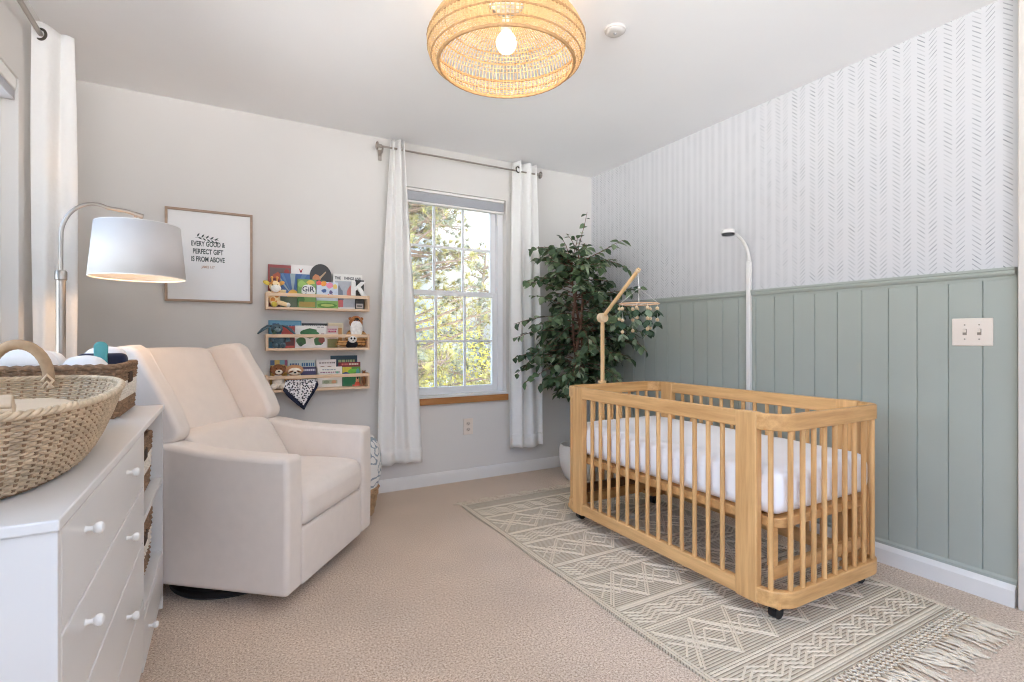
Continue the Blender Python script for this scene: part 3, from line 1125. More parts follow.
# patterned laundry basket behind the chair
bk_ = thing('fabric_basket', 'wicker basket with leaf print fabric bag standing behind the armchair', 'basket', (.665, 3.17, 0))
M_leafprint = leafprint_mat('leaf_print', (230, 229, 226), (150, 163, 172), 19)
MB().lathe([(.10, .16), (.152, .17), (.172, .24), (.176, .33), (.165, .41), (.13, .465), (.07, .485), (.01, .48)], 32).build('fabric_liner', M_leafprint, bk_)
w = MB()
for k in range(9):
    rad = .118 + .004 * k
    w.tube([((rad + .006 * math.sin(i * PI * .5 + k * PI)) * math.cos(2 * PI * i / 64), (rad + .006 * math.sin(i * PI * .5 + k * PI)) * math.sin(2 * PI * i / 64), .010 + k * .019) for i in range(64)], .010, 6, closed=True)
w.lathe([(.11, .002), (.11, .012)], 24)
w.build('wicker_base', mat('brown_wicker', (176, 142, 106), .8, var=.25, vscale=50), bk_)

# ================================================================== FLOOR LAMP
LX, LY = -.565, 2.62
LX += .002
lamp = thing('floor_lamp', 'nickel arc floor lamp with white drum shade beside the armchair', 'floor lamp', (LX, LY, 0))
MB().lathe([(.118, .002), (.12, .008), (.12, .016), (.10, .024), (.02, .030)], 40).build('lamp_base', M_chrome, lamp)
MB().tube([(0, 0, .02), (0, 0, 1.305)], .0155, 20).build('lamp_pole', M_chrome, lamp)
MB().lathe([(.016, 0), (.0195, .004), (.0195, .034), (.016, .040)], 20, c=(0, 0, 1.290)).build('pole_collar', M_chrome, lamp)
pts = [(0, 0, 1.31), (0, 0, 1.42)]
for i in range(1, 15):
    a = PI * .62 * i / 14
    pts.append((.105 * (1 - math.cos(a)), 0, 1.462 + .142 * math.sin(a)))
pts += [(.205, 0, 1.588), (.250, 0, 1.576)]
MB().tube(pts, .0075, 12).build('lamp_arm', M_chrome, lamp)
SX = .248
MB().tube([(SX, 0, 1.578), (SX, 0, 1.505)], .008, 12).tube([(SX - .012, 0, 1.577), (SX + .016, 0, 1.570)], .0115, 12).build('shade_finial', M_chrome, lamp)
M_shade = shade_mat()
w = MB()
n = 64
w.rings([[(SX + r * math.cos(2 * PI * k / n), r * math.sin(2 * PI * k / n), z) for k in range(n)] for r, z in ((.166, 1.314), (.146, 1.533))], cap=False)
sh = w.build('lamp_shade', M_shade, lamp, solid=.003, angle=60)
for rr_, zz_ in ((.165, 1.315), (.145, 1.532)):
    MB().tube([(SX + rr_ * math.cos(2 * PI * k / n), rr_ * math.sin(2 * PI * k / n), zz_) for k in range(n)], .003, 6, closed=True).build('shade_ring', M_white, lamp)
w = MB()
for k in range(3):
    a = 2 * PI * k / 3 + .5
    w.tube([(SX, 0, 1.505), (SX + .144 * math.cos(a), .144 * math.sin(a), 1.527)], .002, 6)
w.build('shade_spider', M_white, lamp)
MB().ball((SX, 0, 1.44), .03, 0, 16).build('lamp_bulb', glow('warm_bulb_lamp', (255, 214, 170), 6), lamp)
MB().tube([(SX, 0, 1.46), (SX, 0, 1.51)], .014, 12).build('bulb_socket', M_white, lamp)

# ================================================================== PENDANT
PX, PY = 1.003, 1.842
pen = thing('pendant_light', 'woven rattan basket pendant light hanging from the ceiling', 'pendant light', (PX, PY, 0))
M_rat = mat('rattan', (222, 188, 138), .6, var=.18, vscale=30, trans=.15)
M_ratd = mat('rattan_dark', (176, 136, 92), .7, var=.2, vscale=60)
prof = [(.274, 2.180), (.303, 2.199), (.317, 2.235), (.316, 2.272), (.300, 2.315), (.272, 2.348), (.235, 2.378), (.18, 2.402), (.12, 2.416), (.07, 2.420)]
def prof_at(f):
    q = f * (len(prof) - 1)
    i = min(int(q), len(prof) - 2)
    t = q - i
    p0 = prof[max(i - 1, 0)]; p1 = prof[i]; p2 = prof[i + 1]; p3 = prof[min(i + 2, len(prof) - 1)]
    return tuple(.5 * (2 * p1[j] + (p2[j] - p0[j]) * t + (2 * p0[j] - 5 * p1[j] + 4 * p2[j] - p3[j]) * t * t + (3 * p1[j] - p0[j] - 3 * p2[j] + p3[j]) * t ** 3) for j in (0, 1))
w = MB()
ns = 118
for k in range(ns):
    a = 2 * PI * k / ns
    pts = []
    for i in range(20):
        r, z = prof_at(i / 19)
        pts.append((r * math.cos(a), r * math.sin(a), z))
    w.tube(pts, .0026, 5)
w.build('rattan_slats', M_rat, pen)
w = MB()
def ring(r, z, th, mm=0):
    w.tube([((r + th * .25 * (i % 2)) * math.cos(2 * PI * i / 96), (r + th * .25 * (i % 2)) * math.sin(2 * PI * i / 96), z) for i in range(96)], th, 6, mm, closed=True)
for f in [.03, .07, .155, .19, .25, .28, .305, .42, .46, .50, .54, .58, .62, .66, .7, .74, .78, .82, .86, .9, .94, .98]:
    r, z = prof_at(f)
    ring(r, z, .0016)
w.build('rattan_weft', M_rat, pen)
w = MB()
ring(.274, 2.180, .0075)
for f, th in ((.111, .0035), (.222, .0035), (.335, .0055), (.51, .003), (.62, .003)):
    r, z = prof_at(f)
    ring(r, z, th)
w.build('rattan_rim', M_ratd, pen)
MB().tube([(0, 0, 2.31), (0, 0, 2.365)], .022, 16).tube([(0, 0, 2.36), (0, 0, 2.425)], .006, 8).build('bulb_socket', M_white, pen)
MB().lathe([(.055, 2.44), (.06, 2.432), (.055, 2.418), (.01, 2.414)], 28).build('ceiling_canopy', M_white, pen)
w = MB()
w.lathe([(.012, 2.232), (.028, 2.238), (.039, 2.255), (.042, 2.272), (.036, 2.293), (.022, 2.312), (.018, 2.318)], 24)
w.build('light_bulb', glow('warm_bulb_pendant', (255, 226, 186), 3.5), pen)

# ================================================================== PICTURE
pic = thing('framed_print', 'wood framed print of a lettered verse hanging behind the floor lamp', 'picture', (0, YB, 0))
px0, px1, pz0, pz1 = -.300, .145, 1.275, 1.812
M_frame = wood('picture_frame_wood', (178, 152, 130), (150, 124, 104), 0, 9)
w = MB()
fw = .013
w.box((px0, -.026, pz0), (px0 + fw, -.001, pz1)).box((px1 - fw, -.026, pz0), (px1, -.001, pz1))
w.box((px0 + fw, -.026, pz0), (px1 - fw, -.001, pz0 + fw)).box((px0 + fw, -.026, pz1 - fw), (px1 - fw, -.001, pz1))
w.build('picture_frame', M_frame, pic, smooth=False, bevel=.001)
MB().box((px0 + fw, -.014, pz0 + fw), (px1 - fw, -.003, pz1 - fw)).build('print_paper', mat('print_paper', (226, 225, 224), .35, var=.005, coat=.6), pic, smooth=False)
M_ink = mat('print_ink', (74, 84, 82), .8, var=.1)
M_ink2 = mat('print_ink_tan', (176, 140, 116), .8, var=.1)
w = MB()
xc = -.088
for line, z, s, sx in (('EVERY GOOD &', 1.602, .040, .60), ('PERFECT GIFT', 1.557, .040, .62), ('IS FROM ABOVE', 1.512, .040, .60)):
    w.add_mesh(text_mesh(line, s, sx, .0011), Matrix.Translation((xc, -.0146, z)) @ WALLTXT, 0)
w.add_mesh(text_mesh('JAMES 1:17', .020, .7, .0004), Matrix.Translation((xc, -.0146, 1.474)) @ WALLTXT, 1)
# leafy sprig above the words
def sprig(x, z, ang, L, m):
    c, s_ = math.cos(ang), math.sin(ang)
    pl = [(0, 0), (.25, .16), (.55, .18), (1, 0), (.55, -.14), (.25, -.12)]
    w.prism([(x + L * (a * c - b * s_), z + L * (a * s_ + b * c)) for a, b in pl], -.0150, -.0142, m)
for i in range(5):
    sprig(xc - .055 + i * .022, 1.655 - .004 * i, 1.1 - .1 * i, .026, 0)
    sprig(xc - .050 + i * .022, 1.652 - .004 * i, -.5 - .1 * i, .024, 0)
w.tube([(xc - .065, -.0146, 1.650), (xc - .01, -.0146, 1.657), (xc + .055, -.0146, 1.640)], .0008, 5)
w.build('print_lettering', [M_ink, M_ink2], pic, smooth=False)

# ================================================================== BOOK LEDGES
SX0, SX1 = .213, .828
YF = 3.398
ledges = []
def ledge(zb, label):
    o = thing('book_ledge', label, 'shelf', ((SX0 + SX1) / 2, YB, zb), 0, 'wooden book ledges on the back wall')
    hw = (SX1 - SX0) / 2
    d = YB - YF
    MB().box((-hw + .013, -d, 0), (hw - .013, -.001, .014)).build('ledge_board', M_shelf, o, smooth=False, bevel=.0015)
    MB().box((-hw + .013, -d, .080), (hw - .013, -d + .011, .100)).build('front_rail', M_shelf, o, smooth=False, bevel=.0015)
    MB().box((-hw + .013, -.009, .014), (hw - .013, -.001, .075)).build('back_rail', M_shelf, o, smooth=False, bevel=.0015)
    for s in (-1, 1):
        a, b = sorted((s * hw, s * (hw - .013)))
        MB().box((a, -d, -.0005), (b, -.001, .102)).build('side_panel', M_shelf, o, smooth=False, bevel=.0015)
    return o
Z1, Z2, Z3 = 1.238, .987, .733
ledge(Z1, 'pale wood book ledge, topmost of the three on the wall')
ledge(Z2, 'pale wood book ledge, middle of the three on the wall')
ledge(Z3, 'pale wood book ledge, lowest of the three, a bib over its rail')

def book(x0, x1, zb, zt, layer, rgb, label, deco=(), th=.011, rnd=0, grp=None, txt=(), arch=None):
    """standing picture book facing the room. deco: (polygon in 0..1 cover coordinates, rgb)"""
    yf = YB - .011 - .0125 * layer - th
    W, H = x1 - x0, zt - zb
    root = thing('picture_book', label, 'book', ((x0 + x1) / 2, yf + th, zb), 0, grp)
    key = 'cover_%d_%d_%d' % rgb
    w = MB()
    outline = arch or [(0, 0), (1, 0), (1, 1), (0, 1)]
    P = lambda a, b: (-W / 2 + a * W, b * H)
    w.prism([P(a, b) for a, b in outline], -th, -th + .002, 0)
    if not arch:
        w.box((-W / 2, -.002, 0), (W / 2, 0, H)).box((-W / 2, -th, 0), (-W / 2 + .002, 0, H))
    else:
        w.prism([P(a, b) for a, b in outline], -.002, 0, 0)
    w.build('book_cover', mat(key, rgb, .38, var=.03, vscale=30), root, smooth=False)
    if not arch:
        MB().box((-W / 2 + .002, -th + .002, .002), (W / 2 - .002, -.002, H - .003)).build('page_block', mat('book_pages', (236, 230, 218), .9, var=.02), root, smooth=False)
    else:
        MB().prism([P(.02 + a * .96, .01 + b * .97) for a, b in outline], -th + .002, -.002).build('page_block', mat('book_pages', (236, 230, 218), .9, var=.02), root, smooth=False)
    if deco or txt:
        w = MB()
        cols = []
        def idx(c):
            if c not in cols: cols.append(c)
            return cols.index(c)
        for k, (poly, c) in enumerate(deco):
            e = .0003 + .00018 * k
            w.prism([P(a, b) for a, b in poly], -th - e, -th + .0005, idx(c))
        for (s, cx, cz, size, sx, c) in txt:
            w.add_mesh(text_mesh(s, size, sx, .0005), Matrix.Translation((*P(cx, 0)[:1], -th - .0032, cz * H)) @ WALLTXT, idx(c))
        w.build('cover_art', [mat('ink_%d_%d_%d' % c, c, .45, var=.05, vscale=60) for c in cols], root, smooth=False)
    return root
def blob(cx, cz, rx, rz, n=14, j=.0, seed=0):
    rr = random.Random(seed)
    return [(cx + rx * math.cos(2 * PI * i / n) * (1 + rr.uniform(-j, j)), cz + rz * math.sin(2 * PI * i / n) * (1 + rr.uniform(-j, j))) for i in range(n)]
def rect(a, b, c, d):
    return [(a, b), (c, b), (c, d), (a, d)]
def words(x0, x1, z, h, c, seed=1):
    """unreadable line of small print as separate dashes"""
    rr = random.Random(seed)
    out, x = [], x0
    while x < x1 - .02:
        wd = rr.uniform(.04, .12)
        out.append((rect(x, z, min(x + wd, x1), z + h), c))
        x += wd + .025
    return out
B = .0145
g1 = 'picture books on the top ledge'
zb = Z1 + B
book(.230, .360, zb, 1.520, 0, (146, 56, 52), 'dark red picture book with a brown scene, top ledge far left', [(rect(.08, .0, .97, .93), (104, 84, 80)), (blob(.42, .72, .20, .10, 12, .2, 3), (176, 84, 48)), (blob(.82, .84, .12, .07), (150, 50, 46)), (blob(.35, .62, .14, .08, 12, .2, 2), (120, 54, 46))], grp=g1)
book(.361, .500, zb, 1.527, 0, (238, 234, 232), 'white picture book with a small red mark at its top', [([(.32, .93), (.40, .82), (.46, .86), (.52, .93), (.46, .90), (.42, .87)], (180, 44, 52)), (blob(.42, .85, .05, .025), (160, 40, 60))] , grp=g1)
ar = [(0, 0), (1, 0)] + [(1, .80)] + [(.5 + .5 * math.cos(PI * i / 14), .72 + .28 * math.sin(PI * i / 14)) for i in range(0, 15)] + [(0, .72)]
book(.470, .604, zb, 1.540, 1, (48, 46, 46), 'black round topped board book rising behind the other books', [(blob(.32, .66, .20, .10, 10, .2, 4), (196, 128, 84)), (blob(.5, .58, .26, .07, 12, .2, 5), (72, 92, 68)), ([(.42, .70), (.72, .84), (.75, .82), (.48, .66)], (176, 150, 120))], arch=ar, grp=g1)
sun = [(rect(0, 0, 1, 1), (66, 104, 158))]
for i in range(7):
    a = PI * (i + .3) / 7
    sun.append(([(.42, .34), (.42 + .95 * math.cos(a), .34 + .75 * math.sin(a)), (.42 + .95 * math.cos(a + .2), .34 + .75 * math.sin(a + .2))], (150, 172, 178) if i % 2 else (92, 128, 170)))
sun += [(rect(0, 0, 1, .32), (96, 110, 84)), ([(.42 + .20 * math.cos(PI * i / 10), .32 + .22 * math.sin(PI * i / 10)) for i in range(11)], (226, 176, 70))]
sun = [([(max(0, min(1, a)), max(0, min(1, b))) for a, b in p], c) for p, c in sun]
book(.300, .470, zb, 1.468, 1, (58, 92, 142), 'blue picture book with a yellow sun and rays', sun, grp=g1)
book(.395, .505, zb, 1.436, 2, (116, 158, 84), 'green picture book with jungle leaves and a white title bubble', [(blob(.25, .82, .22, .12, 12, .3, 6), (150, 188, 96)), (blob(.7, .9, .24, .08, 12, .3, 7), (214, 190, 86)), (blob(.60, .62, .42, .20, 16, .12, 8), (240, 240, 236)), (blob(.2, .3, .2, .2, 12, .3, 9), (72, 122, 62)), (rect(.1, .05, .95, .22), (176, 150, 70))], txt=[('GiR', .58, .58, .046, 1, (30, 40, 70)), ('for', .58, .42, .030, 1, (90, 110, 130))], grp=g1)
book(.508, .642, zb, 1.425, 2, (208, 220, 234), 'pale blue picture book covered in colourful flowers, centre of top ledge', [(blob(.12, .95, .12, .09, 12, .2, 1), (226, 90, 90)), (blob(.35, .93, .14, .10, 12, .2, 2), (238, 156, 60)), (blob(.62, .88, .16, .11, 12, .25, 3), (232, 148, 178)), (blob(.86, .84, .11, .09, 12, .2, 4), (236, 206, 120)), (blob(.35, .66, .10, .07, 10, .3, 5), (74, 104, 160)), (blob(.66, .62, .08, .07, 10, .3, 6), (96, 84, 130)), (blob(.55, .50, .07, .06, 10, .3, 7), (214, 80, 110)), (blob(.72, .50, .05, .06, 10, .3, 8), (196, 120, 80)), (rect(0, 0, 1, .30), (142, 186, 96)), (blob(.5, .12, .46, .10, 16, .1, 9), (98, 150, 62)), (blob(.5, .13, .3, .05, 16, .1, 10), (186, 204, 110))], grp=g1)
book(.612, .800, zb, 1.484, 1, (236, 234, 230), 'white picture book with grey scene and dark capitals, beside the letter K', [(rect(.06, .06, .94, .80), (182, 186, 194)), (blob(.66, .50, .18, .20, 14, .2, 2), (230, 140, 128)), (blob(.2, .4, .16, .24, 12, .3, 3), (130, 138, 152)), (blob(.16, .18, .14, .14, 12, .3, 4), (128, 128, 100)), (rect(.06, .06, .34, .26), (206, 110, 112))], txt=[('THE', .16, .845, .026, .8, (70, 72, 78)), ('THINGS AND', .66, .845, .026, .72, (70, 72, 78))], grp=g1)
book(.752, .808, zb, 1.448, 2, (50, 48, 46), 'narrow black board book behind the white letter K', [(rect(.1, .04, .9, .20), (196, 188, 180)), (rect(.2, .10, .8, .14), (60, 58, 56))], grp=g1)
k = MB()
kp = [(0, 0), (.30, 0), (.30, .34), (.42, .45), (.72, 0), (1.06, 0), (.64, .62), (1.0, 1.0), (.66, 1.0), (.30, .62), (.30, 1), (0, 1)]
k.prism([(.710 + .094 * a, (Z1 + .1005) + .092 * b) for a, b in kp], 3.3965, 3.4125)
tag(k.build('wooden_letter', M_white, smooth=False, bevel=.002), 'white wooden letter K standing on the front rail of the top ledge', 'letter')

g2 = 'picture books on the middle ledge'
zb = Z2 + B
book(.232, .422, zb, 1.174, 0, (84, 142, 172), 'sky blue picture book at the left behind the grey bunny', [(rect(.04, .60, .96, .96), (104, 160, 188)), (rect(.5, .1, .96, .55), (190, 104, 92))] + words(.12, .32, .83, .06, (52, 84, 130), 2) + words(.42, .92, .74, .08, (40, 70, 124), 3), grp=g2)
book(.305, .383, zb, 1.138, 1, (206, 84, 70), 'red picture book between the grey bunny and the white cover', [(rect(.1, .1, .95, .5), (110, 60, 56))], grp=g2)
book(.424, .578, zb, 1.158, 0, (40, 42, 44), 'black picture book showing above the white cover with green patches', words(.1, .9, .88, .04, (190, 190, 190), 4), grp=g2)
book(.382, .570, zb, 1.142, 2, (240, 238, 234), 'large white picture book with green leafy patches, centre of middle ledge', [(blob(.46, .66, .28, .22, 16, .14, 2), (58, 118, 66)), (blob(.20, .30, .15, .20, 12, .18, 3), (66, 110, 62)), (blob(.74, .30, .16, .20, 12, .18, 4), (78, 122, 74)), (blob(.84, .34, .10, .14, 12, .2, 5), (150, 84, 74)), (blob(.18, .16, .06, .10, 8, .2, 6), (60, 88, 54))] + words(.70, .95, .92, .035, (150, 150, 154), 5) + words(.82, .95, .62, .03, (180, 120, 130), 6), grp=g2)
book(.582, .680, zb, 1.162, 0, (232, 222, 190), 'cream picture book standing behind the pink lettered book', [(rect(.06, .05, .94, .95), (224, 210, 178)), (rect(.66, .1, .9, .8), (200, 150, 90))], grp=g2)
book(.572, .645, zb, 1.143, 1, (226, 214, 206), 'pale picture book with magenta lettering beside the striped tiger', [(rect(.08, .0, .95, .40), (142, 136, 82)), (blob(.5, .5, .4, .10, 12, .2, 3), (196, 170, 160))] + words(.1, .9, .82, .05, (178, 88, 120), 7) + words(.12, .85, .70, .08, (190, 70, 108), 8), grp=g2)

g3 = 'picture books on the lowest ledge'
zb = Z3 + B
book(.243, .339, zb, .926, 0, (216, 182, 92), 'yellow picture book with bright patches behind the brown lion', [(rect(0, .82, .25, 1), (96, 116, 150)), (rect(.55, .84, .85, 1), (120, 164, 176)), (rect(.85, .8, 1, 1), (150, 84, 110)), (rect(.1, .1, .9, .6), (202, 150, 60))], grp=g3)
book(.341, .506, zb, .923, 0, (198, 210, 206), 'pale grey green picture book with blue lettering', words(.08, .4, .82, .07, (70, 100, 140), 3) + words(.5, .95, .78, .12, (60, 110, 150), 4), grp=g3)
book(.418, .512, zb, .880, 1, (72, 68, 104), 'dark purple picture book behind the sleepy sloth', words(.1, .95, .80, .10, (206, 204, 214), 5) + [(rect(0, .42, 1, .62), (120, 122, 84)), (rect(0, .1, 1, .38), (76, 92, 62))], grp=g3)
book(.507, .632, zb, .924, 1, (234, 226, 222), 'white board book with brown shapes, behind the front white one', words(.16, .86, .86, .04, (120, 100, 96), 6) + [(blob(.32, .66, .20, .10), (134, 88, 66)), (blob(.66, .66, .18, .10), (126, 80, 60)), (blob(.9, .88, .03, .03), (60, 50, 50))], grp=g3)
book(.514, .667, zb, .877, 2, (238, 234, 226), 'white board book with small lettering in front, centre of lowest ledge', words(.2, .75, .84, .05, (150, 160, 170), 7) + words(.12, .9, .70, .06, (160, 120, 140), 8) + words(.1, .95, .56, .06, (150, 130, 110), 9) + [(rect(.2, .16, .8, .34), (186, 190, 160)), (blob(.36, .25, .12, .08), (150, 160, 130)), (blob(.66, .25, .10, .08), (214, 160, 120)), (blob(.80, .72, .06, .05), (120, 180, 150))], grp=g3)
book(.600, .770, zb, .948, 0, (44, 74, 88), 'dark teal board book, tallest on the lowest ledge', [(rect(.03, .03, .97, .97), (40, 66, 80))] + words(.28, .9, .78, .08, (150, 160, 110), 2) + words(.35, .95, .68, .06, (170, 170, 150), 3), grp=g3)
book(.645, .788, zb, .904, 1, (132, 48, 48), 'maroon board book with pale lettering on the lowest ledge', words(.15, .45, .88, .07, (216, 110, 100), 4) + words(.48, .9, .88, .07, (226, 200, 180), 5), grp=g3)
book(.669, .785, zb, .873, 2, (64, 120, 78), 'bright green and yellow board book at the right of lowest ledge', [(rect(0, .62, 1, 1), (96, 150, 62)), (rect(0, .70, .5, 1), (206, 190, 62)), (blob(.2, .62, .2, .12), (54, 84, 132)), (blob(.6, .78, .30, .12, 12, .3, 2), (112, 190, 70)), (blob(.85, .72, .10, .2), (84, 160, 150)), (rect(.05, .08, .70, .48), (40, 116, 70)), (blob(.84, .28, .10, .22), (222, 170, 120)), (blob(.84, .42, .06, .07), (40, 30, 30)), (blob(.82, .12, .14, .10), (216, 86, 50)), (rect(.55, .0, 1, .06), (216, 80, 60))], grp=g3)

# ------------------------------------------------------------------ plush toys
def fur(name, rgb, var=.12):
    return mat(name, rgb, .95, var=var, vscale=60, bmp=.5, bscale=220, spec=.1, sheen=.2)
F_or = fur('plush_orange', (222, 164, 92)); F_cr = fur('plush_cream', (238, 228, 212)); F_wh = fur('plush_white', (240, 236, 230))
F_te = fur('plush_grey_blue', (84, 104, 114)); F_br = fur('plush_brown', (140, 92, 62)); F_tan = fur('plush_tan', (196, 150, 112))
F_bl = fur('plush_black', (34, 34, 38)); F_ye = fur('plush_yellow', (214, 190, 84)); F_st = striped('plush_tiger', (110, 74, 46), (206, 158, 104), .018, 2)
F_tg = fur('plush_ginger', (178, 118, 74))
M_eye = mat('toy_eye', (18, 16, 16), .2)

def rbox_y(*_):
    return None
# giraffe: spotted, sits at the left end of the top ledge with feet over the rail
def spots(name, a, b, scale):
    m, nt, bs = base_mat(name)
    v = coords(nt)
    vo = N(nt, 'ShaderNodeTexVoronoi')
    vo.inputs['Scale'].default_value = scale
    nt.links.new(v, vo.inputs['Vector'])
    nt.links.new(ramp(nt, vo.outputs['Distance'], [(.40, lin(a)), (.48, lin(b))]), bs.inputs['Base Color'])
    bs.inputs['Roughness'].default_value = .95
    MATS[name] = m
    return m
F_gi = spots('plush_giraffe', (216, 148, 78), (240, 216, 170), 34)
t = thing('plush_giraffe', 'spotted orange giraffe plush sitting at the left end of the top ledge', 'plush toy', (.262, 3.434, Z1 + B))
MB().ball((0, .0, .055), .032, 0, 16, (1, .62, 1.7)).build('plush_body', F_gi, t)
MB().ball((.0, -.006, .128), .034, 0, 18, (.95, .7, .95)).build('plush_head', F_gi, t)
MB().ball((.006, -.024, .112), .027, 0, 16, (1.1, .7, .85)).build('muzzle', F_wh, t)
for s in (-1, 1):
    MB().ball((s * .040 - .004, 0, .146), .018, 0, 12, (1.25, .5, .7), Matrix.Rotation(-s * .5, 3, 'Y')).build('ear', F_or if s > 0 else F_ye, t)
    MB().tube([(s * .012, 0, .150), (s * .015, 0, .178)], .005, 8).ball((s * .015, 0, .180), .008, 0, 10).build('horn', F_or, t)
    MB().ball((s * .013, -.030, .132), .0035, 0, 8).build('eye', M_eye, t)
MB().tube([(.022, -.015, .085), (.045, -.022, .095), (.060, -.022, .092)], [.013, .012, .014], 10).build('arm', F_gi, t)
MB().tube([(-.026, -.012, .088), (-.04, -.018, .07), (-.03, -.022, .06)], [.013, .012, .013], 10).build('arm', F_gi, t)
MB().tube([(-.012, -.012, .024), (-.010, -.026, .020), (-.008, -.05, .016)], [.015, .014, .014], 10).build('leg', F_gi, t)
MB().ball((-.006, -.054, .014), .0165, 0, 12).build('foot', F_ye, t)
MB().tube([(.015, -.010, .03), (.045, -.020, .022), (.068, -.022, .014)], [.015, .014, .013], 10).build('leg', F_gi, t)
MB().ball((.073, -.022, .014), .0145, 0, 12).build('foot', F_wh, t)

# grey blue long eared bunny
t = thing('plush_bunny', 'blue grey bunny plush with a drooping ear on the middle ledge', 'plush toy', (.290, 3.434, Z2 + B))
MB().ball((-.004, 0, .040), .036, 0, 16, (1.05, .62, 1.12)).build('plush_body', F_te, t)
MB().ball((-.016, -.008, .118), .033, 0, 18, (1.05, .75, .95)).build('plush_head', F_te, t)
MB().ball((-.014, -.030, .112), .016, 0, 14, (1.1, .6, .8)).build('muzzle', fur('plush_blue_pale', (128, 146, 150)), t)
MB().tube([(-.035, 0, .138), (-.065, -.006, .134), (-.095, -.012, .112), (-.122, -.014, .088)], [.008, .016, .018, .008], 10, flat=.55).build('ear', F_te, t)
MB().tube([(.012, .0, .140), (.040, -.006, .130), (.066, -.010, .108), (.088, -.010, .085)], [.008, .016, .018, .008], 10, flat=.55).build('ear', F_te, t)
for s in (-1, 1):
    MB().ball((-.015 + s * .012, -.032, .124), .0035, 0, 8).build('eye', M_eye, t)
    MB().tube([(s * .026, -.008, .07), (s * .042, -.018, .064), (s * .046, -.022, .04)], [.011, .012, .014], 10).build('arm', F_te, t)
    MB().ball((s * .022 - .004, -.020, .017), .0165, 0, 12, (1, 1.0, 1)).build('foot', F_te, t)
MB().ball((-.032, -.030, .098), .013, 0, 12, (1, .7, 1.2)).build('paw', fur('plush_sea_green', (74, 98, 88)), t)

# tiger cub with white front
t = thing('plush_tiger', 'ginger tiger plush with white bib, tall at right of middle ledge', 'plush toy', (.748, 3.436, Z2 + B))
MB().ball((0, .004, .066), .038, 0, 18, (1.75, .60, 1.6)).build('plush_body', F_st, t)
MB().ball((0, -.002, .163), .044, 0, 18, (1.0, .68, 1.02)).build('plush_head', F_tg, t)
MB().ball((-.002, -.022, .122), .033, 0, 16, (1.2, .5, 1.85)).build('white_bib', F_wh, t)
MB().ball((0, -.034, .184), .011, 0, 12, (1.3, .6, .8)).build('nose', M_eye, t)
for s in (-1, 1):
    MB().ball((s * .037, .0, .188), .011, 0, 12, (1, .6, 1)).build('ear', F_tg, t)
    MB().ball((s * .017, -.030, .175), .004, 0, 8).build('eye', M_eye, t)
    MB().tube([(s * .040, -.004, .10), (s * .058, -.012, .075), (s * .058, -.014, .055)], [.013, .014, .015], 10).build('arm', F_st, t)
MB().tube([(-.045, -.006, .03), (-.085, -.010, .026), (-.118, -.012, .036)], [.020, .020, .019], 10).build('leg', F_st, t)
MB().tube([(.040, -.006, .03), (.052, -.012, .03), (.056, -.014, .03)], [.020, .022, .019], 10).build('leg', F_st, t)

# small panda in front of it
t = thing('plush_panda', 'small black and white panda plush leaning on the tiger', 'plush toy', (.716, 3.402, Z2 + .002))
F_loc = .018
MB().ball((0, .014, .034), .030, 0, 16, (1.35, .45, .95)).build('plush_body', F_bl, t)
MB().ball((.004, .004, .068), .026, 0, 18, (1.1, .55, .95)).build('plush_head', F_wh, t)
for s in (-1, 1):
    MB().ball((.004 + s * .022, .006, .090), .009, 0, 10, (1, .6, 1)).build('ear', F_bl, t)
    MB().ball((.004 + s * .010, -.0095, .072), .0062, 0, 10, (1, .4, 1.2)).build('eye_patch', F_bl, t)
MB().ball((.004, -.0125, .060), .004, 0, 8).build('nose', M_eye, t)

# brown lion
t = thing('plush_dog', 'small brown dog plush peeking over the lowest rail at the left', 'plush toy', (.282, 3.434, Z3 + B))
MB().ball((0, 0, .050), .034, 0, 16, (1.05, .6, 1.35)).build('plush_body', F_cr, t)
MB().ball((0, -.004, .122), .036, 0, 18, (1.05, .72, .98)).build('plush_head', F_br, t)
MB().ball((.002, -.026, .110), .018, 0, 14, (1.15, .6, .85)).build('muzzle', F_cr, t)
MB().ball((.002, -.037, .114), .006, 0, 10, (1.2, .6, .8)).build('nose', M_eye, t)
for s in (-1, 1):
    MB().ball((s * .036, -.002, .126), .016, 0, 12, (.6, .5, 1.3)).build('ear', F_br, t)
    MB().ball((s * .013, -.029, .130), .0035, 0, 8).build('eye', M_eye, t)
    MB().ball((s * .026 - .002, -.019, .021), .0185, 0, 12, (1, .7, 1)).build('foot', F_cr, t)
# sloth
t = thing('plush_sloth', 'tan sloth plush with dark eye stripes resting on the lowest rail', 'plush toy', (.374, 3.432, Z3 + B))
MB().ball((0, .002, .050), .036, 0, 16, (1.2, .56, 1.3)).build('plush_body', F_tan, t)
MB().ball((0, -.004, .118), .038, 0, 20, (1.38, .62, .88)).build('plush_head', F_tan, t)
MB().ball((0, -.020, .112), .030, 0, 18, (1.25, .35, .80)).build('face_patch', F_cr, t)
for s in (-1, 1):
    MB().ball((s * .022, -.031, .110), .0085, 0, 12, (1.7, .35, .65), Matrix.Rotation(s * .35, 3, 'Y')).build('eye_stripe', F_br, t)
    MB().ball((s * .017, -.034, .111), .0032, 0, 8).build('eye', M_eye, t)
MB().ball((0, -.035, .104), .006, 0, 10, (1.3, .5, .8)).build('nose', M_eye, t)
# small brown toy at the right end of the lowest ledge
t = thing('plush_bear', 'small dark brown bear plush tucked at the right end of lowest ledge', 'plush toy', (.803, 3.45, Z3 + B))
MB().ball((0, 0, .036), .028, 0, 14, (.42, .6, 1.28)).build('plush_body', F_br, t)
MB().ball((-.001, -.002, .085), .014, 0, 14, (.75, .8, 1)).build('plush_head', F_br, t)
for s in (-1, 1):
    MB().ball((s * .007, 0, .098), .005, 0, 10).build('ear', F_br, t)

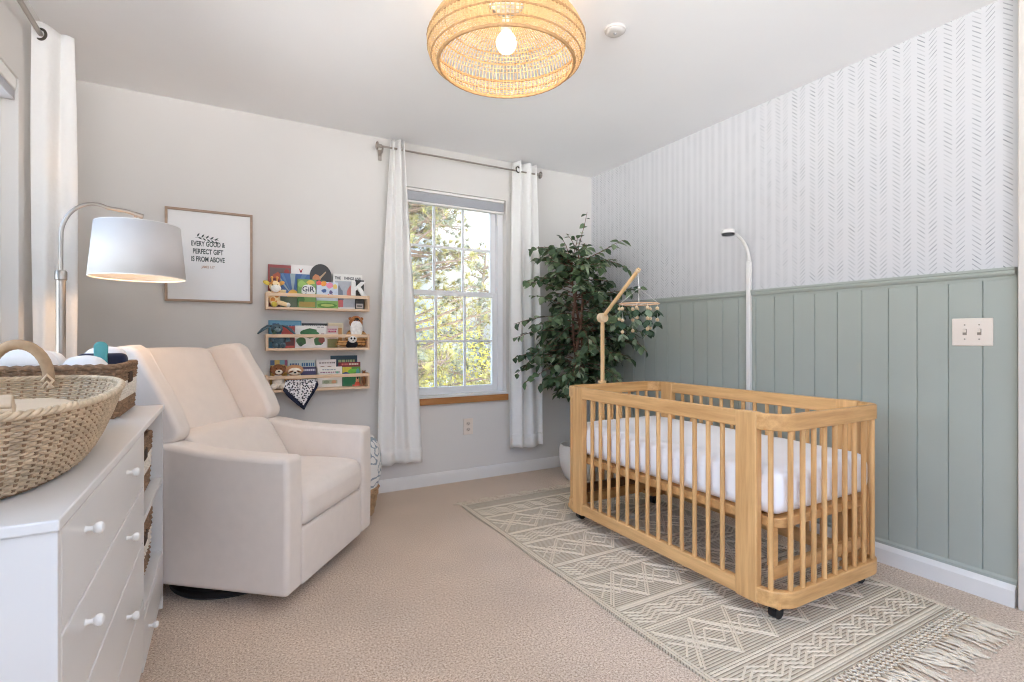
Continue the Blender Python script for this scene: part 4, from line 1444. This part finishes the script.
# bandana bib hung over the lowest rail
M_bib = spots('bib_print', (52, 54, 66), (232, 230, 232), 95)
bib = thing('bandana_bib', 'white patterned bib with navy border draped over the lowest rail', 'bib', (0, 0, 0))
yb_ = YF - .006
def piece(z, pts):
    for (z0, x0), (z1, x1) in zip(pts, pts[1:]):
        if z1 <= z <= z0:
            return x0 + (x1 - x0) * (z0 - z) / (z0 - z1)
    return pts[-1][1]
BL = [(.806, .322), (.745, .304), (.700, .338), (.655, .385), (.622, .4235)]
BR = [(.806, .503), (.772, .511), (.720, .482), (.660, .446), (.622, .4265)]
def bibpt(u, v):
    # comes out under the front rail, over the ledge board, and hangs to a point
    z = .806 - .184 * v
    a, b = piece(z, BL), piece(z, BR)
    f = max(0, min(1, (.785 - z) / .035))
    f = f * f * (3 - 2 * f)
    y = YF + .016 - .024 * f - .003 * math.sin(u * 8 + v * 4) * f
    return Vector((a + (b - a) * u, y, z))
w, w2 = MB(), MB()
n = 44
for i in range(n):
    for j in range(n):
        q = [bibpt(i / n, j / n), bibpt((i + 1) / n, j / n), bibpt((i + 1) / n, (j + 1) / n), bibpt(i / n, (j + 1) / n)]
        c = sum(q, Vector()) / 4
        d1 = (c.x - .304) * .714 + (c.z - .745) * .70      # distances in from the two hanging edges
        d2 = (.511 - c.x) * .87 + (c.z - .772) * .49
        t_ = w2 if min(d1, d2) < .017 else w
        t_.face([t_.bm.verts.new(p) for p in q])
for t_ in (w, w2):
    bmesh.ops.remove_doubles(t_.bm, verts=t_.bm.verts[:], dist=1e-5)
w.build('bib_cloth', M_bib, bib, solid=.002, angle=180)
w2.build('navy_border', mat('navy_cloth', (30, 34, 56), .9, var=.1), bib, solid=.003, angle=180)

# ================================================================== DRESSER
DX0, DX1, DY0, DY1, DZ = -.690, -.215, .985, 2.45, .80
dr = thing('dresser', 'white dresser with four drawers and an open cubby column on the left wall', 'dresser', (DX0, DY0, 0))
W, D = DY1 - DY0, DX1 - DX0
YD = 1.885 - DY0
th = .018
zt = DZ - .018
w = MB()
w.box((0, 0, 0), (D, th, zt)).box((0, W - th, 0), (D, W, zt))           # ends
w.box((0, YD, .06), (D, YD + th, zt)).box((0, th, .06), (D - .02, YD, .078))  # divider, bottom
w.box((0, YD + th, .06), (D, W - th, .078)).box((0, th, .078), (.006, W - th, zt))  # bottom, back
w.box((D - .05, th, 0), (D - .035, W - th, .06))                       # plinth
for z in (.500, .212):
    w.box((0, YD + th, z), (D - .001, W - th, z + th))
w.build('dresser_carcass', M_furn, dr, smooth=False, bevel=.0015)
MB().box((-.004, -.005, zt), (D + .003, W + .006, DZ)).build('dresser_top', M_furn, dr, smooth=False, bevel=.003)
def knob(x, y, z, parent):
    mx = Matrix.Translation((x, y, z)) @ Matrix.Rotation(PI / 2, 4, 'Y')
    k = MB().lathe([(.007, 0), (.005, .002), (.004, .007), (.0045, .011), (.0075, .013), (.0102, .017), (.0106, .0205), (.009, .0245), (.005, .027), (.001, .0275)], 20, mtx=mx)
    return k.build('knob', M_white, parent)
zs = [(.620, zt - .004), (.454, .616), (.284, .450), (.082, .280)]
for (a, b) in zs:
    d = MB().box((D - .4, th + .004, a + .012), (D - .02, YD - .004, b - .03)).box((D - .02, th + .003, a), (D, YD - .003, b)).build('drawer', M_furn, dr, smooth=False, bevel=.0025)
    for y in (1.155 - DY0, 1.590 - DY0):
        knob(D, y, (a + b) / 2 + (.030 if a > .4 else 0), d)
d = MB().box((D - .018, YD + th + .003, .080), (D, W - th - .003, .209)).build('cabinet_door', M_furn, dr, smooth=False, bevel=.0025)
knob(D, 2.01 - DY0, .140, d)

def weave_basket(path_fn, z0, z1, rows, n, r, amp, mats, matfn, flare=0):
    """woven wall: rows of strands passing in and out of the stakes. path_fn(t, h)->(x,y,nx,ny)"""
    w = MB()
    for k in range(rows):
        h = (k + .5) / rows
        z = z0 + (z1 - z0) * h
        pts = []
        for i in range(n * 2):
            x, y, nx, ny = path_fn(i / (n * 2), h)
            o = amp * math.cos(PI * i + PI * (k % 2)) 
            pts.append((x + nx * o, y + ny * o, z))
        w.tube(pts, r, 5, matfn(h, k), closed=True, flat=1.0)
    for i in range(n):
        pts = []
        for j in range(6):
            h = j / 5
            x, y, nx, ny = path_fn((i + .0) / n, h)
            pts.append((x, y, z0 + (z1 - z0) * h))
        w.tube(pts, r * .8, 5, matfn(0, 0))
    return w
def rect_path(hx, hy, rad, flare=0):
    pts = rrect(hx, hy, rad, 5)
    P = [Vector(p) for p in pts]
    L = [0]
    for a, b in zip(P, P[1:] + P[:1]):
        L.append(L[-1] + (b - a).length)
    def fn(t, h):
        s = (t % 1) * L[-1]
        i = 0
        while i < len(P) - 1 and L[i + 1] < s:
            i += 1
        a, b = P[i], P[(i + 1) % len(P)]
        q = a.lerp(b, (s - L[i]) / max(1e-6, L[i + 1] - L[i]))
        d = (b - a).normalized()
        f = 1 + flare * h
        return q.x * f, q.y * f, d.y, -d.x
    return fn
M_sea = mat('seagrass_brown', (138, 110, 86), .85, var=.35, vscale=55, bmp=.4, bscale=200)
M_seaw = mat('seagrass_white', (226, 218, 206), .85, var=.12, vscale=55, bmp=.4, bscale=200)
def seagrass(name, label, loc, hx, hy, h, rows, group, n=44, handle_x=True):
    t = thing(name, label, 'basket', loc, 0, group)
    w = weave_basket(rect_path(hx, hy, .025, .05), .006, h - .012, rows, n, .0052, .0045, None, lambda hh, k: 1 if .34 < hh < .70 else 0)
    w.build('basket_weave', [M_sea, M_seaw], t)
    MB().box((-hx + .006, -hy + .006, .001), (hx - .006, hy - .006, .010)).build('basket_bottom', M_sea, t, smooth=False)
    fn = rect_path(hx, hy, .025, .05)
    w = MB()
    for q in range(2):
        w.tube([(lambda p: (p[0] + p[2] * .004 * math.sin(i * 1.3 + q * PI), p[1] + p[3] * .004 * math.sin(i * 1.3 + q * PI), h - .010 + .004 * math.cos(i * 1.3 + q * PI)))(fn(i / 120, 1)) for i in range(120)], .0068, 6, closed=True)
    w.build('basket_rim', M_sea, t)
    hole = MB().box((hx * 1.05 - .002, -.035, h - .075), (hx * 1.05 + .009, .035, h - .035))  # dark block stands in for the shade inside the handle opening
    hole.build('handle_hole_shade', mat('painted_hole_shade', (70, 54, 42), .95), t, smooth=False, bevel=.006)
    return t
DTOP = DZ + .0005
seagrass('seagrass_basket', 'rectangular two tone seagrass basket standing on the dresser top', (-.478, 2.265, DTOP), .168, .182, .182, 19, None)
seagrass('seagrass_basket', 'two tone seagrass basket in the upper open cubby of the dresser', (-.415, 2.168, .5185), .160, .205, .20, 20, 'baskets in the dresser cubbies')
seagrass('seagrass_basket', 'two tone seagrass basket in the lower open cubby of the dresser', (-.415, 2.168, .2305), .160, .205, .20, 20, 'baskets in the dresser cubbies')

# nappies and bits inside the seagrass basket
M_diaper = mat('diaper_white', (236, 235, 236), .9, var=.02, bmp=.3, bscale=40)
M_navy = MATS['navy_cloth']
def diaper(x, y, z, sx, sy, sz, label, rz=0, mark=True):
    t = thing('folded_diaper', label, 'diaper', (x, y, z), rz, 'folded white diapers in the seagrass basket')
    MB().softbox((0, 0, sz / 2), (sx, sy, sz), min(sz, sx, sy) * .42, (.002, .004, .006), 6, 0, lambda p: Vector((p.x, p.y, p.z + .004 * mnoise.noise(p * 20)))).build('padding', M_diaper, t)
    if mark:
        MB().box((sx * .18, -sy / 2 - .0045, sz * .35), (sx * .18 + .005, -sy / 2 - .001, sz * .70)).build('printed_mark', M_navy, t, smooth=False)
    return t
zi = DTOP + .011
diaper(-.555, 2.150, zi, .17, .10, .212, 'folded white diaper humped at the left of the seagrass basket')
diaper(-.555, 2.262, zi, .17, .10, .205, 'folded white diaper second from the front in the seagrass basket', 0, False)
diaper(-.400, 2.150, zi, .125, .10, .190, 'folded white diaper at the front right of the seagrass basket')
diaper(-.385, 2.380, zi, .13, .09, .215, 'folded white diaper at the back right of the seagrass basket', 0, False)
t = MB()
t.softbox((-.375, 2.268, zi + .10), (.14, .07, .20), .02, (0, .006, 0), 5)
tag(t.build('navy_pouch', M_navy), 'navy pouch poking out of the seagrass basket behind the teal brush', 'pouch')
t = thing('cream_brush', 'teal rounded spatula brush sticking up from the seagrass basket', 'brush', (-.372, 2.222, zi))
M_teal = mat('teal_silicone', (84, 160, 162), .5, var=.03)
MB().prism([(.020 * math.cos(PI * i / 12) * (1 if True else 0), .222 + .020 * math.sin(PI * i / 12)) for i in range(13)] + [(-.018, .17), (-.008, .13), (.008, .13), (.018, .17)], -.006, .006).build('brush_paddle', M_teal, t, bevel=.004, seg=3)
MB().tube([(0, 0, .001), (0, 0, .135)], .007, 10).build('brush_handle', M_teal, t)

# oval changing basket
BX, BY = -.442, 1.47
ba, bb_, bh = .226, .50, .152
mos = thing('moses_basket', 'large oval wicker changing basket with wrapped handle on the dresser', 'basket', (BX, BY, DTOP), math.radians(4))
M_wick = mat('pale_wicker', (200, 178, 150), .75, var=.22, vscale=40, bmp=.3, bscale=160)
M_wickd = mat('tan_wicker', (150, 122, 94), .8, var=.2, vscale=40)
def oval(t, h):
    f = .74 + .26 * (h ** .75)
    a, b = ba * f, bb_ * (.78 + .22 * h ** .75)
    an = 2 * PI * t
    e = 2 / 2.5
    c, s = math.cos(an), math.sin(an)
    x = a * (abs(c) ** e) * (1 if c >= 0 else -1)
    y = b * (abs(s) ** e) * (1 if s >= 0 else -1)
    nx, ny = c / a, s / b
    l = math.hypot(nx, ny)
    return x, y, nx / l, ny / l
def ovalN(n):
    """equal arc length parameters"""
    m = 720
    P = [oval(i / m, 1)[:2] for i in range(m + 1)]
    L = [0]
    for a, b in zip(P, P[1:]):
        L.append(L[-1] + math.hypot(b[0] - a[0], b[1] - a[1]))
    out, j = [], 0
    for i in range(n):
        s = L[-1] * i / n
        while L[j + 1] < s: j += 1
        out.append((j + (s - L[j]) / (L[j + 1] - L[j])) / m)
    return out
ns_ = 84
T = ovalN(ns_ * 4)
w = MB()
rows = 27
for k in range(rows):
    h = (k + .4) / rows
    pts = []
    for i in range(ns_ * 4):
        x, y, nx, ny = oval(T[i], h)
        o = .0036 * math.cos(PI / 2 * i + PI * (k % 2))
        pts.append((x + nx * o, y + ny * o, .008 + (bh - .014) * h + .0008 * math.sin(i * .7 + k)))
    w.tube(pts, .0029, 5, 0, closed=True)
for i in range(ns_):
    pts = [(lambda q, hh=j / 5: (q[0], q[1], .006 + (bh - .012) * hh))(oval(T[i * 4], j / 5)) for j in range(6)]
    w.tube(pts, .0036, 5, 1)
fl = [oval(t_, .0) for t_ in T[::4]]
w.rings([[(q[0] * .99, q[1] * .99, z) for q in fl] for z in (.002, .010)], 1)
w.build('basket_weave', [M_wick, M_wickd], mos, angle=180)
w = MB()
for q in range(3):
    w.tube([(lambda p, a_=i * .9 + q * 2 * PI / 3: (p[0] + p[2] * .0042 * math.cos(a_), p[1] + p[3] * .0042 * math.cos(a_), bh - .004 + .0042 * math.sin(a_)))(oval(T[i], 1)) for i in range(ns_ * 4)], .0042, 6, closed=True)
w.build('basket_rim', M_wick, mos, angle=180)
# arched handle at the far end
M_wrap = mat('handle_wrap', (176, 148, 118), .8, var=.1, vscale=60)
for sgn, nm in ((1, 'far'), (-1, 'near')):
    w = MB()
    yb2 = sgn * (bb_ - .012)
    pts, rad = [], []
    for i in range(33):
        a = PI * i / 32
        pts.append((-.036 + .064 * math.cos(a), yb2 - sgn * .01 * math.sin(a), bh - .035 + (.035 if i in (0, 32) else .035) + .095 * math.sin(a) - (.03 if i in (0, 32) else 0)))
        rad.append(.0138 * (1 + .05 * (i % 2)))
    w.tube(pts, rad, 12)
    hnd = w.build('handle', M_wrap, mos)
    for x in (-.100, .028):
        w = MB()
        for dz in (0, -.02):
            w.tube([(x - .012, yb2 - sgn * .016, bh - .01 + dz), (x, yb2 - sgn * .024, bh + .008 + dz), (x + .012, yb2 - sgn * .016, bh - .01 + dz), (x, yb2 - sgn * .018, bh - .03)], .004, 6)
        w.build('leather_tie', mat('cream_leather', (228, 206, 178), .7), hnd)
# pad and folded cloth in the basket
M_pad = mat('beige_linen', (206, 186, 162), .92, var=.04, bmp=.25, bscale=60, spec=.2)
pd = MB()
def padfn(p):
    q = Vector((p.x, p.y, p.z))
    s = max(0, 1 - (abs(p.y) / .42) ** 3)
    ex = .155 * (max(.02, 1 - (abs(p.y) / .415) ** 2.6)) ** .5
    q.x = p.x / .155 * ex
    q.z += .012 * max(0, math.sin((p.y - .12) * 9)) * (1 if p.z > .06 else 0) + .006 * mnoise.noise(Vector((p.x * 12, p.y * 12, 0)))
    return q
pd.softbox((0, 0, .056), (.31, .82, .070), .034, (.004, .0, .006), 14, 0, padfn)
pdo = pd.build('changing_pad', M_pad, None, loc=(BX, BY, DTOP))
pdo.rotation_euler = (0, 0, math.radians(4))
tag(pdo, 'beige padded changing cushion lying inside the oval wicker basket', 'changing pad')
fc = thing('folded_cloth', 'folded beige muslin cloth lying on the changing cushion', 'cloth', (BX - .02, BY - .06, DTOP + .108), .25)
for i in range(3):
    MB().softbox((0.004 * i, .006 * i, .0065 + i * .0095), (.17 - .012 * i, .22 - .01 * i, .0095), .0045, (0, 0, .003), 8, 0, lambda p: Vector((p.x, p.y, p.z + .003 * mnoise.noise(Vector((p.x * 18, p.y * 14, 1)))))).build('cloth_layer', M_pad, fc)

# ================================================================== OUTSIDE
GZ = -3.2
struct(MB().box((-60, 4.5, GZ - .2), (80, 120, GZ)).build('ground', mat('dry_lawn', (172, 164, 132), .95, var=.2, vscale=.6), smooth=False), 'dry lawn outside the window')
def hill():
    w = MB()
    def fn(u, v):
        x = -40 + 120 * u
        h = GZ + (3.4 + 1.6 * mnoise.noise(Vector((u * 9, 0, 3))) + .7 * mnoise.noise(Vector((u * 40, v * 9, 1)))) * math.sin(PI * v * .5) 
        return (x, 52 + 14 * v, h)
    w.grid(fn, 160, 12)
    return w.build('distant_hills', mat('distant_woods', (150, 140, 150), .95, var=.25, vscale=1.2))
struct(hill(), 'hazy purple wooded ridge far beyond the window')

M_ndl = mat('pine_needles', (172, 160, 100), .7, var=.35, vscale=2.5, trans=.25)
M_ndl2 = mat('pine_needles_grey', (140, 138, 112), .7, var=.35, vscale=3, trans=.2)
M_pbark = wood('pine_bark', (150, 128, 110), (104, 86, 74), 2, 3, .9)
RP = random.Random(5)
def pine(name, label, x, y, z0, H, rad, seed, nb, tufts, ndl, mats, lz0):
    rp = random.Random(seed)
    t = thing(name, label, 'tree', (x, y, z0), 0, None)
    tr = [(.12 * math.sin(i * .5), .12 * math.cos(i * .7), H * i / 14) for i in range(15)]
    MB().tube(tr, [.20 * (1 - .9 * i / 14) + .01 for i in range(15)], 10).build('trunk', M_pbark, t)
    wb, wn = MB(), MB()
    for b in range(nb):
        f = rp.random()
        zz = lz0 + (H - lz0) * f
        az = rp.uniform(0, 2 * PI)
        L = rad * (1 - .72 * f) * rp.uniform(.6, 1.05)
        p = Vector((0, 0, zz))
        d = Vector((math.cos(az), math.sin(az), rp.uniform(-.05, .35)))
        pts = [p.copy()]
        for i in range(8):
            d = (d + Vector((rp.gauss(0, .12), rp.gauss(0, .12), rp.gauss(.02, .08)))).normalized()
            p = p + d * L / 8
            pts.append(p.copy())
        wb.tube(pts, [.035 * (1 - .85 * i / 8) for i in range(9)], 6)
        for k in range(tufts):
            q = rp.uniform(.25, 1) * 8
            i = min(int(q), 7)
            c = pts[i].lerp(pts[i + 1], q - i)
            off = Vector((rp.gauss(0, .16), rp.gauss(0, .16), rp.gauss(.05, .12)))
            wb.tube([c, c + off * .5, c + off], [.008, .006, .004], 4)
            c = c + off
            td = (off.normalized() + d * .4 + Vector((0, 0, .2))).normalized()
            m = 0 if rp.random() < .62 else 1
            for nn in range(ndl):
                v = (td + Vector((rp.gauss(0, .55), rp.gauss(0, .55), rp.gauss(0, .55)))).normalized()
                l = rp.uniform(.11, .19)
                s = v.orthogonal().normalized() * .007
                a_, b_, c_ = (wn.bm.verts.new(c + s), wn.bm.verts.new(c - s), wn.bm.verts.new(c + v * l))
                wn.face((a_, b_, c_), m)
    wb.build('branch', M_pbark, t)
    wn.build('foliage', mats, t, smooth=False, recalc=False)
    return t
pine('pine_tree', 'sunlit pine with loose yellow green needle tufts outside the window', 3.0, 9.4, GZ, 8.8, 3.0, 3, 150, 22, 30, [M_ndl, M_ndl2], 1.4)
pine('pine_tree', 'smaller pine growing lower to the right of the sunlit pine outside', 9.0, 18.5, GZ, 7.6, 2.4, 9, 70, 16, 26, [M_ndl, M_ndl2], .8)
def shrub(name, label, x, y, z0, H, rad, seed, n, rgb):
    rp = random.Random(seed)
    t = thing(name, label, 'tree', (x, y, z0))
    MB().tube([(0, 0, 0), (.05, .03, H * .4), (.0, .08, H * .75)], [.10, .07, .03], 8).build('trunk', M_pbark, t)
    wn = MB()
    for i in range(n):
        v = Vector((rp.gauss(0, 1), rp.gauss(0, 1), rp.gauss(0, 1))).normalized()
        c = Vector((0, 0, H * .62)) + Vector((v.x * rad, v.y * rad, v.z * H * .42)) * (rp.random() ** .4) 
        d = Vector((rp.gauss(0, 1), rp.gauss(0, 1), rp.gauss(0, .6))).normalized() * .07
        e = d.orthogonal().normalized() * .035
        q = [wn.bm.verts.new(c - d), wn.bm.verts.new(c + e), wn.bm.verts.new(c + d), wn.bm.verts.new(c - e)]
        wn.face(q, 0 if rp.random() < .7 else 1)
    wn.build('foliage', [mat('leaf_%d_%d_%d' % rgb, rgb, .7, var=.3, vscale=4, trans=.25), M_ndl2], t, smooth=False, recalc=False)
shrub('garden_tree', 'bright yellow leafed tree low at the left outside the window', 5.3, 14.9, GZ, 5.2, 2.1, 4, 6500, (186, 168, 72))
shrub('garden_tree', 'greyish violet bare leafed tree low at the right outside the window', 10.4, 24.5, GZ, 5.0, 2.6, 6, 4200, (142, 128, 132))

# ================================================================== LIGHT
def light(name, typ, loc, energy, color, **kw):
    l = bpy.data.lights.new(name, typ)
    l.energy = energy
    l.color = color
    for k_, v_ in kw.items():
        setattr(l, k_, v_)
    o = bpy.data.objects.new(name, l)
    COL.objects.link(o)
    o.location = loc
    return o
s = light('sun', 'SUN', (0, 0, 20), 2.1, (1, .93, .82), angle=.02)
s.rotation_euler = Vector((-.62, .38, -.70)).to_track_quat('-Z', 'Y').to_euler()
light('pendant_glow', 'POINT', (PX, PY, 2.262), 13, (1, .86, .70), shadow_soft_size=.045)
light('floor_lamp_glow', 'POINT', (LX + SX, LY, 1.40), 1.7, (1, .64, .36), shadow_soft_size=.03)

SKY, SKY_Y, SKY_X, GND, LOW_FILL_X, LOW_FILL_Y = 1.2, .35, 1.2, 3.4, .4, 4.0
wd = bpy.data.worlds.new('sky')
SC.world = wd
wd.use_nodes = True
nt = wd.node_tree
bg = nt.nodes['Background']
tc = N(nt, 'ShaderNodeTexCoord')
sp = N(nt, 'ShaderNodeSeparateXYZ')
nt.links.new(tc.outputs['Generated'], sp.inputs[0])
grad = ramp(nt, sp.outputs['Z'], [(0.0, (.72, .84, 1.0)), (.35, (.38, .60, 1.0)), (1.0, (.36, .56, .98))])
cl = N(nt, 'ShaderNodeTexNoise')
cl.inputs['Scale'].default_value = 2.6
cl.inputs['Detail'].default_value = 5
nt.links.new(tc.outputs['Generated'], cl.inputs['Vector'])
mask = ramp(nt, cl.outputs['Fac'], [(.42, (0, 0, 0)), (.60, (1, 1, 1))])
mx = N(nt, 'ShaderNodeMix', data_type='RGBA')
nt.links.new(math_node(nt, 'MULTIPLY', mask, math_node(nt, 'MINIMUM', math_node(nt, 'MAXIMUM', math_node(nt, 'MULTIPLY_ADD', sp.outputs['Y'], .9, .45), .1), 1.0)), mx.inputs['Factor'])
nt.links.new(grad, mx.inputs['A'])
mx.inputs['B'].default_value = (.96, .98, 1.0, 1)
# sky strength shaped by direction to fill the room, stronger left and behind;
# below the horizon an added unseen glow lights the ceiling and upper walls
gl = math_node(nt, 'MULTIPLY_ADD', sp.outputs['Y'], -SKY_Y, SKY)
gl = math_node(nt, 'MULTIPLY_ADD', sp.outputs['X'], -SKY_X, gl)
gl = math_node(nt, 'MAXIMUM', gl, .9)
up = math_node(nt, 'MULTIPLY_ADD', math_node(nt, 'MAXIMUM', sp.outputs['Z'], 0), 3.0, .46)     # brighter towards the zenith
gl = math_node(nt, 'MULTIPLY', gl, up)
gg = math_node(nt, 'MULTIPLY_ADD', sp.outputs['X'], -LOW_FILL_X, GND)
gg = math_node(nt, 'MAXIMUM', math_node(nt, 'MULTIPLY_ADD', sp.outputs['Y'], -LOW_FILL_Y, gg), .3)
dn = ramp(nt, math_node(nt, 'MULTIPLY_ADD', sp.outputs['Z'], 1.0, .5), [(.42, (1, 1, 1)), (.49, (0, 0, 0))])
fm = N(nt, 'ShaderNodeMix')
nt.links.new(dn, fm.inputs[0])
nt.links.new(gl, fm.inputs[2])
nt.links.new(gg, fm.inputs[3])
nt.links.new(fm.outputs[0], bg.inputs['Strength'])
mg = N(nt, 'ShaderNodeMix', data_type='RGBA')
nt.links.new(dn, mg.inputs['Factor'])
nt.links.new(mx.outputs['Result'], mg.inputs['A'])
mg.inputs['B'].default_value = (.95, .965, 1.0, 1)
nt.links.new(mg.outputs['Result'], bg.inputs['Color'])

# ================================================================== CAMERA
cam = bpy.data.cameras.new('camera')
co = bpy.data.objects.new('camera', cam)
COL.objects.link(co)
co.location = (0, 0, 1.067)
co.rotation_euler = (PI / 2, 0, -math.radians(29.2))
cam.sensor_width = 36
cam.lens = 36 * 513 / 1024
cam.shift_y = -(341 - 337.5) / 1024
cam.clip_start = .02
SC.camera = co

SC.view_settings.view_transform = 'Standard'
SC.view_settings.look = 'None'
SC.view_settings.exposure = 1.0
SC.view_settings.gamma = 1
SC.view_settings.use_curve_mapping = False
try:
    SC.cycles.filter_width = 1.1
    SC.cycles.use_denoising = True
    SC.cycles.max_bounces = 12
    SC.cycles.diffuse_bounces = 8
    SC.cycles.transparent_max_bounces = 16
    SC.cycles.sample_clamp_indirect = 8
except Exception:
    pass
